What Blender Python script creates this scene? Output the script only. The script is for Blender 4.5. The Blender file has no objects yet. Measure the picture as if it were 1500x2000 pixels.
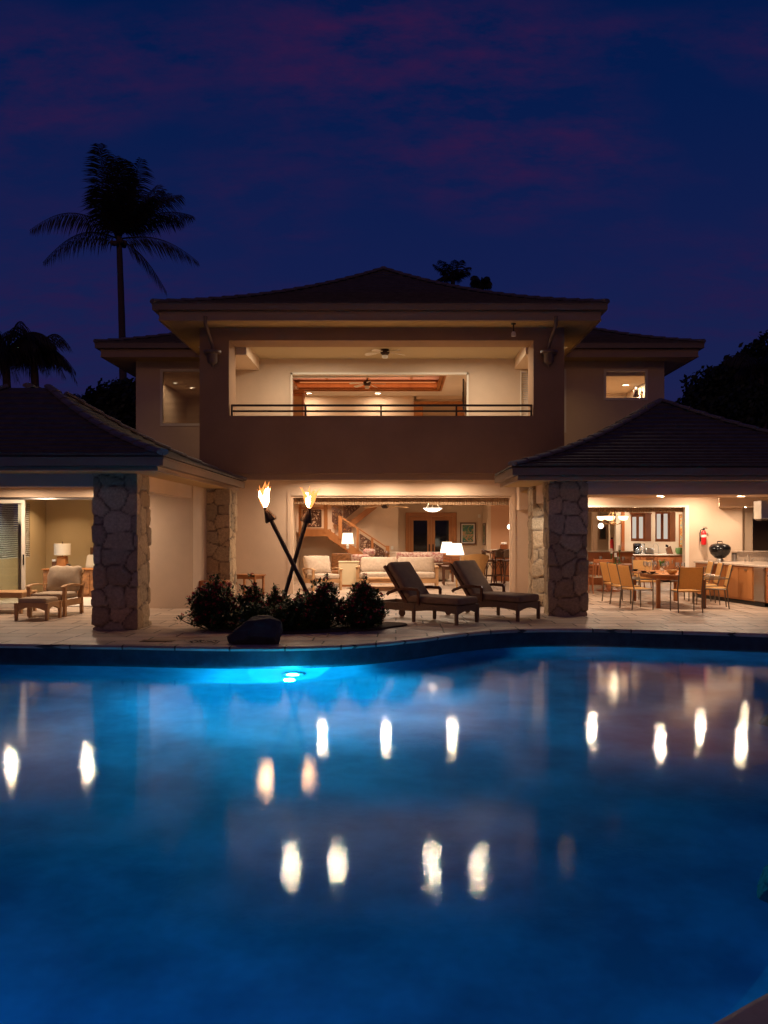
import bpy, bmesh, math, random
import numpy as np
from mathutils import Vector, Matrix, noise as mnoise
random.seed(7)
R = math.radians
sc = bpy.context.scene
COL = sc.collection
EYE = 1.72
def P(px, py, D):
    """a point of the place at distance D seen at this spot of the photograph"""
    return Vector(((px-775)/1620*D, D, EYE-(py-1035)/1620*D))
def X(px, D): return (px-775)/1620*D
def Z(py, D): return EYE-(py-1035)/1620*D

# ---------------------------------------------------------------- materials
def _nt(name):
    m = bpy.data.materials.new(name); m.use_nodes = True
    nt = m.node_tree; nt.nodes.clear()
    out = nt.nodes.new('ShaderNodeOutputMaterial')
    return m, nt, out
def nd(nt, t, **kw):
    n = nt.nodes.new(t)
    for k, v in kw.items():
        if k in n.inputs: n.inputs[k].default_value = v
        else: setattr(n, k, v)
    return n
def c4(c): return (c[0], c[1], c[2], 1)
def ramp(nt, fac, stops):
    r = nt.nodes.new('ShaderNodeValToRGB')
    while len(r.color_ramp.elements) < len(stops): r.color_ramp.elements.new(0.5)
    for e, (p, c) in zip(r.color_ramp.elements, stops): e.position = p; e.color = c4(c)
    nt.links.new(fac, r.inputs[0]); return r.outputs[0]
def coords(nt, scale=(1, 1, 1), kind='Object'):
    tc = nt.nodes.new('ShaderNodeTexCoord'); mp = nt.nodes.new('ShaderNodeMapping')
    mp.inputs['Scale'].default_value = scale
    nt.links.new(tc.outputs[kind], mp.inputs[0]); return mp.outputs[0]
def mat(name, col, rough=.7, metal=0, var=.15, scale=3, bump=.0, bscale=None, stretch=(1, 1, 1), detail=5, col2=None, spec=.5, sheen=0, coat=0):
    m, nt, out = _nt(name)
    b = nt.nodes.new('ShaderNodeBsdfPrincipled')
    b.inputs['Roughness'].default_value = rough; b.inputs['Metallic'].default_value = metal
    b.inputs['Specular IOR Level'].default_value = spec
    b.inputs['Sheen Weight'].default_value = sheen; b.inputs['Coat Weight'].default_value = coat
    co = coords(nt, stretch)
    n = nd(nt, 'ShaderNodeTexNoise', Scale=scale, Detail=detail, Roughness=.6); nt.links.new(co, n.inputs['Vector'])
    if col2 is None: lo = [v*(1-var) for v in col]; hi = [min(1, v*(1+var)) for v in col]
    else: lo, hi = col, col2
    nt.links.new(ramp(nt, n.outputs['Fac'], [(.3, lo), (.7, hi)]), b.inputs['Base Color'])
    if bump:
        n2 = nd(nt, 'ShaderNodeTexNoise', Scale=bscale or scale*6, Detail=4); nt.links.new(co, n2.inputs['Vector'])
        bp = nd(nt, 'ShaderNodeBump', Strength=1, Distance=bump); nt.links.new(n2.outputs['Fac'], bp.inputs['Height'])
        nt.links.new(bp.outputs[0], b.inputs['Normal'])
    nt.links.new(b.outputs[0], out.inputs[0]); return m
def cloth(name, a, b_, tr=.45, scale=70):
    m, nt, out = _nt(name); co = coords(nt); n = nd(nt, 'ShaderNodeTexNoise', Scale=scale, Detail=3); nt.links.new(co, n.inputs['Vector']); c = ramp(nt, n.outputs['Fac'], [(.3, a), (.7, b_)])
    d = nt.nodes.new('ShaderNodeBsdfDiffuse'); t = nt.nodes.new('ShaderNodeBsdfTranslucent'); mx = nt.nodes.new('ShaderNodeMixShader'); mx.inputs[0].default_value = tr
    nt.links.new(c, d.inputs[0]); nt.links.new(c, t.inputs[0]); nt.links.new(d.outputs[0], mx.inputs[1]); nt.links.new(t.outputs[0], mx.inputs[2]); nt.links.new(mx.outputs[0], out.inputs[0]); return m
def emit(name, col, s):
    m, nt, out = _nt(name); e = nd(nt, 'ShaderNodeEmission', Color=c4(col), Strength=s)
    nt.links.new(e.outputs[0], out.inputs[0]); return m
def glass(name, tint=(1, 1, 1), rough=.02, ior=1.45, body=0, bodycol=(1, 1, 1)):
    m, nt, out = _nt(name)
    t = nd(nt, 'ShaderNodeBsdfTransparent', Color=c4(tint)); g = nd(nt, 'ShaderNodeBsdfGlossy', Roughness=rough)
    f = nd(nt, 'ShaderNodeFresnel', IOR=ior); mx = nt.nodes.new('ShaderNodeMixShader')
    nt.links.new(f.outputs[0], mx.inputs[0]); nt.links.new(t.outputs[0], mx.inputs[1]); nt.links.new(g.outputs[0], mx.inputs[2])
    o = mx
    if body:
        d = nd(nt, 'ShaderNodeBsdfDiffuse', Color=c4(bodycol)); m2 = nt.nodes.new('ShaderNodeMixShader'); m2.inputs[0].default_value = body
        nt.links.new(mx.outputs[0], m2.inputs[1]); nt.links.new(d.outputs[0], m2.inputs[2]); o = m2
    nt.links.new(o.outputs[0], out.inputs[0]); return m

M = {}
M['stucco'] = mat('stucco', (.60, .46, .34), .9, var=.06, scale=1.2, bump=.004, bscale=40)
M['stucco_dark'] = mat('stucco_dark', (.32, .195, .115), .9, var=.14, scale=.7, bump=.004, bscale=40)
M['plaster'] = mat('plaster', (.66, .51, .37), .9, var=.04, scale=.8)
M['plaster_olive'] = mat('plaster_olive', (.50, .40, .25), .9, var=.04, scale=.8)
M['plaster_peach'] = mat('plaster_peach', (.62, .36, .22), .9, var=.04, scale=.8)
M['plaster_white'] = mat('plaster_white', (.72, .65, .56), .9, var=.04, scale=.8)
M['trim'] = mat('trim_paint', (.70, .64, .54), .5, var=.03, scale=2)
M['soffit'] = mat('soffit', (.50, .34, .15), .85, var=.05, scale=1)
M['fascia'] = mat('fascia_paint', (.34, .22, .14), .55, var=.06, scale=2)
M['gutter'] = mat('gutter_paint', (.17, .11, .08), .45, var=.08, scale=2)
M['tile'] = mat('roof_tile', (.065, .050, .038), .8, scale=5, col2=(.12, .093, .072), bump=.01, bscale=14)
M['cap'] = mat('cap_tile', (.16, .13, .11), .8, scale=3, col2=(.24, .2, .17), bump=.01, bscale=18)
M['wood'] = mat('wood_honey', (.30, .11, .03), .45, scale=2.5, col2=(.44, .18, .055), stretch=(1, 1, .15), bump=.001)
M['wood_light'] = mat('wood_teak', (.42, .24, .11), .5, scale=6, col2=(.55, .33, .16), stretch=(.4, 1, 1), bump=.001)
M['wood_red'] = mat('wood_cherry', (.30, .09, .03), .35, scale=4, col2=(.42, .15, .055), stretch=(1, 1, .2))
M['wood_dark'] = mat('wood_dark', (.07, .025, .012), .4, scale=5, col2=(.14, .055, .025), stretch=(1, 1, .2))
M['wood_rustic'] = mat('wood_rustic', (.13, .05, .018), .6, scale=9, col2=(.42, .19, .07), bump=.015, bscale=25, stretch=(1, 1, 1.6))
M['cush'] = mat('cushion_cream', (.46, .37, .29), .95, scale=14, col2=(.60, .50, .40), bump=.004, bscale=9, sheen=.2)
M['cush_dark'] = mat('cushion_brown', (.21, .135, .085), .95, var=.12, scale=8, bump=.003, bscale=9)
M['cush_tan'] = mat('cushion_tan', (.40, .31, .22), .95, var=.1, scale=10, bump=.004, bscale=8)
M['floral'] = mat('floral_fabric', (.62, .5, .42), .95, scale=16, col2=(.30, .08, .08), detail=1)
M['wicker'] = mat('wicker_weave', (.20, .125, .08), .75, scale=60, col2=(.10, .06, .035), bump=.004, bscale=90)
M['rattan'] = mat('rattan_light', (.62, .38, .15), .6, scale=40, col2=(.50, .29, .11), bump=.003, bscale=60, stretch=(1, 1, 3))
M['sling'] = cloth('woven_sling', (.72, .46, .20), (.60, .36, .14), .5)
M['steel'] = mat('brushed_steel', (.55, .53, .50), .3, 1, var=.06, scale=30, stretch=(.1, 1, 1))
M['bronze'] = mat('dark_bronze', (.055, .030, .022), .5, .6, var=.2, scale=8)
M['iron'] = mat('rail_metal', (.05, .032, .022), .5, .3, var=.1, scale=8)
M['chairmetal'] = mat('chair_metal', (.20, .17, .14), .35, .8, var=.1, scale=8)
M['bamboo'] = mat('torch_pole', (.030, .016, .012), .6, scale=18, col2=(.05, .028, .02), stretch=(1, 1, .3))
M['cream'] = mat('cream_paint', (.68, .58, .38), .7, var=.03)
M['white'] = mat('white_ceramic', (.78, .75, .70), .25, var=.03)
M['black'] = mat('black_enamel', (.008, .008, .010), .22, var=.1, spec=.3)
M['red'] = mat('red_paint', (.60, .015, .02), .3, var=.05)
M['green'] = mat('green_leafy', (.05, .11, .03), .6, scale=12, col2=(.10, .20, .05))
M['greenpillow'] = mat('green_pillow', (.42, .42, .12), .9, var=.1, scale=10)
M['whitecloth'] = mat('white_cloth', (.74, .70, .66), .9, var=.04, scale=6)
M['granite'] = mat('granite', (.34, .25, .19), .3, scale=40, col2=(.62, .52, .42))
M['rock'] = mat('lava_rock', (.022, .019, .019), .75, scale=4, col2=(.048, .042, .04), bump=.02, bscale=9)
M['leaf'] = mat('shrub_leaf', (.020, .045, .014), .5, scale=7, col2=(.045, .095, .025))
M['leaf_tree'] = mat('tree_leaf', (.012, .018, .008), .7, scale=.6, col2=(.03, .04, .016))
M['frond'] = mat('palm_frond', (.020, .018, .009), .65, scale=2, col2=(.040, .032, .016))
M['bark'] = mat('palm_bark', (.09, .06, .045), .9, scale=6, col2=(.15, .10, .08), stretch=(1, 1, 4), bump=.02)
M['petal'] = mat('ixora_flower', (.42, .02, .05), .6, scale=9, col2=(.60, .04, .07))
M['stem'] = mat('stem_wood', (.05, .03, .02), .8)
M['dirt'] = mat('garden_soil', (.035, .022, .016), .95, scale=6, col2=(.07, .045, .03), bump=.02)
M['lawn'] = mat('lawn_grass', (.018, .035, .010), .9, scale=2, col2=(.04, .06, .02), bump=.03, bscale=30)
M['carpet'] = mat('pale_carpet', (.62, .58, .52), .95, var=.06, scale=30)
M['shade'] = mat('woven_shade', (.25, .15, .08), .85, scale=50, col2=(.40, .27, .16), stretch=(6, 1, .2))
M['blind'] = mat('slatted_blind', (.60, .58, .54), .8, var=.05)
M['tubepink'] = mat('reed_ceiling', (.60, .38, .30), .85, scale=30, col2=(.76, .52, .42), stretch=(6, .3, 1))
M['plug'] = mat('dark_glass_panel', (.012, .011, .012), .06, var=.1)
M['pane'] = glass('window_pane', (.92, .95, .93), .01, 1.5)
M['pane_dim'] = glass('window_pane_dusky', (.8, .78, .72), .01, 1.35)
M['glassware'] = glass('glassware', (.93, .93, .93), .02, 1.5, .10, (.8, .8, .8))
M['shade_lit'] = emit('lit_lampshade', (1, .80, .56), 2.3)
M['bowl_lit'] = emit('lit_glass_bowl', (1, .82, .62), 4.0)
M['cabglass'] = emit('lit_cabinet_glass', (1, .86, .70), .62)
M['tray_glow'] = emit('cove_strip', (1, .32, .10), .8)
M['lens'] = emit('downlight_lens', (1, .85, .66), 6)
M['flame_core'] = emit('flame_core', (1, .62, .30), 26)
M['flame_tip'] = emit('flame_tip', (1, .30, .07), 2.2)
M['pool_lens'] = emit('pool_lens', (.30, .9, 1), 40)
M['bowl_amber'] = emit('amber_glass_bowl', (1, .60, .32), 4.5)
M['shade_unlit'] = mat('linen_shade', (.66, .62, .54), .9, var=.03)

# travertine paving
m, nt, out = _nt('travertine_paving'); M['pave'] = m
b = nt.nodes.new('ShaderNodeBsdfPrincipled'); co = coords(nt)
wn = nd(nt, 'ShaderNodeTexNoise', Scale=1.3, Detail=3); nt.links.new(co, wn.inputs['Vector'])
mxv = nd(nt, 'ShaderNodeMix', data_type='VECTOR'); mxv.inputs[0].default_value = .035
nt.links.new(co, mxv.inputs[4]); nt.links.new(wn.outputs['Color'], mxv.inputs[5])
bt = nd(nt, 'ShaderNodeTexBrick', Scale=1.0); bt.offset = .37; bt.squash = 1.6; bt.squash_frequency = 3
bt.inputs['Mortar Size'].default_value = .015; bt.inputs['Mortar Smooth'].default_value = .3
bt.inputs['Brick Width'].default_value = .78; bt.inputs['Row Height'].default_value = .46; bt.inputs['Bias'].default_value = -.1
bt.inputs['Color1'].default_value = (.54, .42, .33, 1); bt.inputs['Color2'].default_value = (.36, .275, .21, 1); bt.inputs['Mortar'].default_value = (.06, .045, .035, 1)
nt.links.new(mxv.outputs[1], bt.inputs['Vector'])
sn = nd(nt, 'ShaderNodeTexNoise', Scale=5, Detail=8, Roughness=.7); nt.links.new(co, sn.inputs['Vector'])
mc = nd(nt, 'ShaderNodeMix', data_type='RGBA', blend_type='MULTIPLY'); mc.inputs[0].default_value = .7
nt.links.new(bt.outputs['Color'], mc.inputs[6]); nt.links.new(ramp(nt, sn.outputs['Fac'], [(.3, (.6, .58, .56)), (.7, (1.15, 1.12, 1.1))]), mc.inputs[7])
nt.links.new(mc.outputs[2], b.inputs['Base Color'])
nt.links.new(ramp(nt, sn.outputs['Fac'], [(.3, (.35,)*3), (.7, (.62,)*3)]), b.inputs['Roughness'])
bp = nd(nt, 'ShaderNodeBump', Strength=1, Distance=.012)
ma = nd(nt, 'ShaderNodeMath', operation='MULTIPLY_ADD'); ma.inputs[1].default_value = -1.
nt.links.new(bt.outputs['Fac'], ma.inputs[0]); nt.links.new(sn.outputs['Fac'], ma.inputs[2])
nt.links.new(ma.outputs[0], bp.inputs['Height']); nt.links.new(bp.outputs[0], b.inputs['Normal'])
nt.links.new(b.outputs[0], out.inputs[0])

# stone veneer (mortar mask held in an attribute made with the relief)
m, nt, out = _nt('lava_stone_veneer'); M['stone'] = m
b = nt.nodes.new('ShaderNodeBsdfPrincipled'); b.inputs['Roughness'].default_value = .9
at = nd(nt, 'ShaderNodeVertexColor'); at.layer_name = 'stonecol'
co = coords(nt); n1 = nd(nt, 'ShaderNodeTexNoise', Scale=22, Detail=6, Roughness=.7); nt.links.new(co, n1.inputs['Vector'])
mc = nd(nt, 'ShaderNodeMix', data_type='RGBA', blend_type='MULTIPLY'); mc.inputs[0].default_value = 1
nt.links.new(at.outputs['Color'], mc.inputs[6]); nt.links.new(ramp(nt, n1.outputs['Fac'], [(.3, (.66,)*3), (.68, (1.15,)*3)]), mc.inputs[7])
nt.links.new(mc.outputs[2], b.inputs['Base Color'])
bp = nd(nt, 'ShaderNodeBump', Strength=1, Distance=.02); nt.links.new(n1.outputs['Fac'], bp.inputs['Height']); nt.links.new(bp.outputs[0], b.inputs['Normal'])
nt.links.new(b.outputs[0], out.inputs[0])

# carved open fretwork
m, nt, out = _nt('carved_fretwork'); M['fret'] = m
b = nd(nt, 'ShaderNodeBsdfPrincipled', Roughness=.5); b.inputs['Base Color'].default_value = (.10, .035, .015, 1)
t = nt.nodes.new('ShaderNodeBsdfTransparent'); co = coords(nt); n1 = nd(nt, 'ShaderNodeTexVoronoi', Scale=11, feature='DISTANCE_TO_EDGE'); 
n0 = nd(nt, 'ShaderNodeTexNoise', Scale=6); nt.links.new(co, n0.inputs['Vector'])
mxv = nd(nt, 'ShaderNodeMix', data_type='VECTOR'); mxv.inputs[0].default_value = .3; nt.links.new(co, mxv.inputs[4]); nt.links.new(n0.outputs['Color'], mxv.inputs[5])
nt.links.new(mxv.outputs[1], n1.inputs['Vector'])
gt = nd(nt, 'ShaderNodeMath', operation='GREATER_THAN'); gt.inputs[1].default_value = .13; nt.links.new(n1.outputs['Distance'], gt.inputs[0])
mx = nt.nodes.new('ShaderNodeMixShader'); nt.links.new(gt.outputs[0], mx.inputs[0]); nt.links.new(b.outputs[0], mx.inputs[1]); nt.links.new(t.outputs[0], mx.inputs[2])
nt.links.new(mx.outputs[0], out.inputs[0])

def artmat(name, cols, scale):
    m, nt, out = _nt(name); b = nd(nt, 'ShaderNodeBsdfPrincipled', Roughness=.5)
    co = coords(nt); n = nd(nt, 'ShaderNodeTexNoise', Scale=scale, Detail=4, Distortion=1.5); nt.links.new(co, n.inputs['Vector'])
    st = [(.28+.44*i/(len(cols)-1), c) for i, c in enumerate(cols)]
    nt.links.new(ramp(nt, n.outputs['Fac'], st), b.inputs['Base Color']); nt.links.new(b.outputs[0], out.inputs[0]); return m
M['art'] = artmat('garden_painting', [(.02, .05, .10), (.03, .16, .20), (.05, .18, .06), (.35, .30, .20), (.6, .28, .10), (.05, .12, .25)], 5)
M['art2'] = artmat('seaside_painting', [(.75, .78, .75), (.10, .30, .45), (.65, .60, .30), (.6, .25, .05), (.05, .12, .25), (.7, .7, .6)], 6)

# pool shell and water
m, nt, out = _nt('pool_plaster'); M['pool'] = m
b = nd(nt, 'ShaderNodeBsdfPrincipled', Roughness=.8); co = coords(nt)
n1 = nd(nt, 'ShaderNodeTexNoise', Scale=1.1, Detail=4, Roughness=.6); nt.links.new(co, n1.inputs['Vector'])
nt.links.new(ramp(nt, n1.outputs['Fac'], [(.37, (.06, .20, .37)), (.66, (.13, .39, .65))]), b.inputs['Base Color'])
nt.links.new(b.outputs[0], out.inputs[0])
M['pooltile'] = mat('waterline_tile', (.012, .030, .050), .25, scale=6, col2=(.024, .055, .085))
m, nt, out = _nt('pool_water'); M['water'] = m
g = nd(nt, 'ShaderNodeBsdfGlossy', Roughness=.035); rf = nd(nt, 'ShaderNodeBsdfRefraction', Roughness=.06, IOR=1.33, Color=(.45, .84, 1, 1)); f = nd(nt, 'ShaderNodeFresnel', IOR=1.38); mx = nt.nodes.new('ShaderNodeMixShader')
co = coords(nt, (1.15, .9, 1)); n1 = nd(nt, 'ShaderNodeTexNoise', Scale=5, Detail=2, Roughness=.5); n2 = nd(nt, 'ShaderNodeTexNoise', Scale=25, Detail=3, Roughness=.65)
nt.links.new(co, n1.inputs['Vector']); nt.links.new(co, n2.inputs['Vector'])
b1 = nd(nt, 'ShaderNodeBump', Strength=1, Distance=.0003); b2 = nd(nt, 'ShaderNodeBump', Strength=1, Distance=.0007)
nt.links.new(n1.outputs['Fac'], b1.inputs['Height']); nt.links.new(n2.outputs['Fac'], b2.inputs['Height']); nt.links.new(b1.outputs[0], b2.inputs['Normal'])
nt.links.new(b2.outputs[0], g.inputs['Normal']); nt.links.new(b1.outputs[0], rf.inputs['Normal'])
nt.links.new(f.outputs[0], mx.inputs[0]); nt.links.new(rf.outputs[0], mx.inputs[1]); nt.links.new(g.outputs[0], mx.inputs[2]); nt.links.new(mx.outputs[0], out.inputs[0])

# ---------------------------------------------------------------- mesh helpers
class MB:
    def __init__(s): s.v = []; s.f = []; s.M = None
    def add(s, vs, fs):
        o = len(s.v)
        s.v += [tuple(s.M @ Vector(v)) if s.M else tuple(v) for v in vs]
        s.f += [tuple(i+o for i in f) for f in fs]; return s
    def box(s, x0, x1, y0, y1, z0, z1):
        return s.add([(x0,y0,z0),(x1,y0,z0),(x1,y1,z0),(x0,y1,z0),(x0,y0,z1),(x1,y0,z1),(x1,y1,z1),(x0,y1,z1)],
                     [(0,3,2,1),(4,5,6,7),(0,1,5,4),(1,2,6,5),(2,3,7,6),(3,0,4,7)])
    def cbox(s, c, d, rot=None):
        o = s.M; m = Matrix.Translation(c) @ (rot.to_4x4() if rot else Matrix())
        s.M = (o @ m) if o else m; s.box(-d[0]/2, d[0]/2, -d[1]/2, d[1]/2, -d[2]/2, d[2]/2); s.M = o; return s
    def prism(s, poly, y0, y1, axis='y'):
        n = len(poly)
        if axis == 'y': vs = [(a, y0, b) for a, b in poly]+[(a, y1, b) for a, b in poly]
        elif axis == 'x': vs = [(y0, a, b) for a, b in poly]+[(y1, a, b) for a, b in poly]
        else: vs = [(a, b, y0) for a, b in poly]+[(a, b, y1) for a, b in poly]
        return s.add(vs, [tuple(range(n))[::-1], tuple(range(n, 2*n))]+[(i, (i+1) % n, n+(i+1) % n, n+i) for i in range(n)])
    def ring(s, x0, x1, y0, y1, w, z0, z1):
        vs = []
        for z in (z0, z1):
            for d in (0, w):
                vs += [(x0+d, y0+d, z), (x1-d, y0+d, z), (x1-d, y1-d, z), (x0+d, y1-d, z)]
        fs = []
        for i in range(4):
            j = (i+1) % 4
            fs += [(i, j, 8+j, 8+i), (4+i, 12+i, 12+j, 4+j), (8+i, 8+j, 12+j, 12+i), (i, 4+i, 4+j, j)]
        return s.add(vs, fs)
    def tube(s, pts, rad, n=8, caps=True, flat=None):
        pts = [Vector(p) for p in pts]; k = len(pts)
        if not isinstance(rad, (list, tuple)): rad = [rad]*k
        vs = []; up = None
        for i, p in enumerate(pts):
            t = (pts[min(i+1, k-1)]-pts[max(i-1, 0)]).normalized()
            ref = Vector((0, 0, 1)) if abs(t.z) < .93 else Vector((1, 0, 0))
            if up is None: a = t.cross(ref).normalized()
            else: a = (up - t*up.dot(t)).normalized()
            up = a; b = t.cross(a).normalized()
            for j in range(n):
                an = 2*math.pi*(j+.5)/n
                ra = rad[i]; ca, sa = math.cos(an), math.sin(an)
                if flat: vs.append(p + a*ca*ra*flat[0] + b*sa*ra*flat[1])
                else: vs.append(p + a*ca*ra + b*sa*ra)
        fs = [(i*n+j, i*n+(j+1) % n, (i+1)*n+(j+1) % n, (i+1)*n+j) for i in range(k-1) for j in range(n)]
        if caps: fs += [tuple(range(n))[::-1], tuple(range((k-1)*n, k*n))]
        return s.add(vs, fs)
    def lathe(s, prof, c=(0, 0, 0), n=20, axis=None):
        vs = []; rot = axis.to_track_quat('Z', 'Y').to_matrix() if axis is not None else Matrix.Identity(3)
        for r, z in prof:
            for j in range(n):
                a = 2*math.pi*j/n; vs.append(Vector(c)+rot @ Vector((r*math.cos(a), r*math.sin(a), z)))
        k = len(prof)
        fs = [(i*n+j, i*n+(j+1) % n, (i+1)*n+(j+1) % n, (i+1)*n+j) for i in range(k-1) for j in range(n)]
        if prof[0][0] > 1e-4: fs.append(tuple(range(n))[::-1])
        if prof[-1][0] > 1e-4: fs.append(tuple(range((k-1)*n, k*n)))
        return s.add(vs, fs)
    def pad(s, x0, x1, y0, y1, z0, z1, r=.05, puff=.0, wr=.0, n=9, seed=0):
        cx, cy, cz = (x0+x1)/2, (y0+y1)/2, (z0+z1)/2; h = ((x1-x0)/2, (y1-y0)/2, (z1-z0)/2); r = min(r, *h)
        vs = []; idx = {}; fs = []
        def V(u, v, w):
            key = (round(u, 4), round(v, 4), round(w, 4))
            if key in idx: return idx[key]
            p = Vector((u*h[0], v*h[1], w*h[2]))
            q = Vector([max(-h[i]+r, min(h[i]-r, p[i])) for i in range(3)])
            d = p-q
            if d.length > 1e-6: p = q+d.normalized()*r
            small = min(range(3), key=lambda i: h[i]); o = [(u, v, w)[i] for i in range(3) if i != small]
            p[small] *= 1+puff*(1-o[0]**2)*(1-o[1]**2)
            if wr: p += Vector(p).normalized()*wr*mnoise.noise(Vector((p.x*9+seed, p.y*9, p.z*9)))
            idx[key] = len(vs); vs.append((p.x+cx, p.y+cy, p.z+cz)); return idx[key]
        g = [math.sin(math.pi/2*(2*i/n-1)) for i in range(n+1)]
        for ax in range(3):
            for sg in (-1, 1):
                for i in range(n):
                    for j in range(n):
                        q = []
                        for a, b_ in ((i, j), (i+1, j), (i+1, j+1), (i, j+1)):
                            t = [0, 0, 0]; t[ax] = sg; t[(ax+1) % 3] = g[a]; t[(ax+2) % 3] = g[b_]; q.append(V(*t))
                        fs.append(tuple(q) if sg > 0 else tuple(q[::-1]))
        return s.add(vs, fs)
    def build(s, name, material, parent=None, smooth=False, bevel=0):
        me = bpy.data.meshes.new(name); me.from_pydata(s.v, [], s.f); me.update()
        ob = bpy.data.objects.new(name, me); COL.objects.link(ob); me.materials.append(material)
        if smooth:
            me.polygons.foreach_set('use_smooth', [True]*len(me.polygons)); me.set_sharp_from_angle(angle=R(48))
        if bevel:
            bv = ob.modifiers.new('b', 'BEVEL'); bv.width = bevel; bv.segments = 2; bv.limit_method = 'ANGLE'
        if parent: ob.parent = parent
        return ob
def tag(o, label, cat=None, group=None, kind=None):
    if label: o['label'] = label
    if cat: o['category'] = cat
    if group: o['group'] = group
    if kind: o['kind'] = kind
    return o
def thing(name, label, cat, loc=(0, 0, 0), rz=0, group=None):
    o = bpy.data.objects.new(name, None); COL.objects.link(o); o.location = loc; o.rotation_euler = (0, 0, rz); o.empty_display_size = .2
    return tag(o, label, cat, group)
def copy_tree(o, parent=None):
    c = o.copy(); COL.objects.link(c)
    if parent is not None: c.parent = parent
    for ch in list(o.children): copy_tree(ch, c)
    return c
def put(o, loc, rz=0, label=None, group=None, scale=None):
    o.location = loc; o.rotation_euler = (0, 0, rz)
    if label: o['label'] = label
    if group: o['group'] = group
    if scale: o.scale = scale
    return o
LK = {'AREA': 3.1, 'POINT': 1.0}
def lamp(kind, loc, power, color, parent=None, size=.1, rot=None, shape='DISK', **kw):
    l = bpy.data.lights.new('lamp', kind); l.energy = power; l.color = color
    if kind == 'AREA': l.shape = shape; l.size = size
    else: l.shadow_soft_size = size
    for k, v in kw.items(): setattr(l, k, v)
    o = bpy.data.objects.new('lamp', l); COL.objects.link(o); o.location = loc
    if rot: o.rotation_euler = rot
    l.energy *= LK.get(kind, 1)
    if parent: o.parent = parent
    return o

# ---------------------------------------------------------------- camera, world
cd = bpy.data.cameras.new('camera'); cam = bpy.data.objects.new('camera', cd); COL.objects.link(cam); sc.camera = cam
cam.location = (0, 0, EYE); cam.rotation_euler = (R(90), 0, 0)
cd.sensor_fit = 'VERTICAL'; cd.sensor_height = 36; cd.lens = 1620/2000*36; cd.shift_x = -.0125; cd.shift_y = .0175
cd.clip_start = .05; cd.clip_end = 2000
sc.view_settings.view_transform = 'Standard'; sc.view_settings.look = 'None'; sc.view_settings.gamma = 1; sc.view_settings.exposure = 0
sc.cycles.use_denoising = True; sc.cycles.max_bounces = 9; sc.cycles.diffuse_bounces = 4; sc.cycles.glossy_bounces = 3; sc.cycles.transparent_max_bounces = 12
sc.cycles.sample_clamp_indirect = 4; sc.cycles.sample_clamp_direct = 0; sc.cycles.caustics_reflective = False; sc.cycles.caustics_refractive = True
w = bpy.data.worlds.new('World'); sc.world = w; w.use_nodes = True; nt = w.node_tree; nt.nodes.clear()
out = nt.nodes.new('ShaderNodeOutputWorld'); bg = nt.nodes.new('ShaderNodeBackground'); bg2 = nt.nodes.new('ShaderNodeBackground'); ad = nt.nodes.new('ShaderNodeAddShader')
sky = nt.nodes.new('ShaderNodeTexSky'); sky.sky_type = 'NISHITA'; sky.sun_disc = False; sky.sun_elevation = R(-7); sky.sun_rotation = R(200)
nt.links.new(sky.outputs[0], bg2.inputs[0]); bg2.inputs[1].default_value = .05
tc = nt.nodes.new('ShaderNodeTexCoord'); sp = nt.nodes.new('ShaderNodeSeparateXYZ'); nt.links.new(tc.outputs['Generated'], sp.inputs[0])
grad = ramp(nt, sp.outputs['Z'], [(0, (.0075, .013, .062)), (.13, (.0105, .0155, .073)), (.3, (.0062, .0125, .074)), (.48, (.0008, .0108, .068)), (.8, (0, .007, .05))])
# cloud layer: direction divided by height, stretched bands
dz = nd(nt, 'ShaderNodeMath', operation='ADD'); dz.inputs[1].default_value = .32; nt.links.new(sp.outputs['Z'], dz.inputs[0])
vd = nd(nt, 'ShaderNodeVectorMath', operation='DIVIDE'); cb = nt.nodes.new('ShaderNodeCombineXYZ')
for i in range(3): nt.links.new(dz.outputs[0], cb.inputs[i])
nt.links.new(tc.outputs['Generated'], vd.inputs[0]); nt.links.new(cb.outputs[0], vd.inputs[1])
mp = nt.nodes.new('ShaderNodeMapping'); mp.inputs['Scale'].default_value = (1.1, 2.2, 1); mp.inputs['Location'].default_value = (7.7, 1.3, 0); mp.inputs['Rotation'].default_value = (0, 0, R(14))
nt.links.new(vd.outputs[0], mp.inputs[0])
n1 = nd(nt, 'ShaderNodeTexNoise', Scale=1.5, Detail=3, Roughness=.5); n2 = nd(nt, 'ShaderNodeTexNoise', Scale=7.5, Detail=9, Roughness=.64)
nt.links.new(mp.outputs[0], n1.inputs['Vector']); nt.links.new(mp.outputs[0], n2.inputs['Vector'])
big = ramp(nt, n1.outputs['Fac'], [(.40, (0, 0, 0)), (.62, (1, 1, 1))]); fine = ramp(nt, n2.outputs['Fac'], [(.39, (.05,)*3), (.68, (1, 1, 1))])
mm = nd(nt, 'ShaderNodeMix', data_type='RGBA', blend_type='MULTIPLY'); mm.inputs[0].default_value = 1; nt.links.new(big, mm.inputs[6]); nt.links.new(fine, mm.inputs[7])
cc = ramp(nt, sp.outputs['Z'], [(0, (.015, .011, .062)), (.25, (.018, .0105, .064)), (.42, (.028, .0095, .060)), (.6, (.034, .0085, .056))])
mk = nd(nt, 'ShaderNodeMix', data_type='RGBA'); nt.links.new(mm.outputs[2], mk.inputs[0]); nt.links.new(grad, mk.inputs[6]); nt.links.new(cc, mk.inputs[7])
nt.links.new(mk.outputs[2], bg.inputs[0]); bg.inputs[1].default_value = 1
nt.links.new(bg.outputs[0], ad.inputs[0]); nt.links.new(bg2.outputs[0], ad.inputs[1]); nt.links.new(ad.outputs[0], out.inputs[0])
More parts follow.
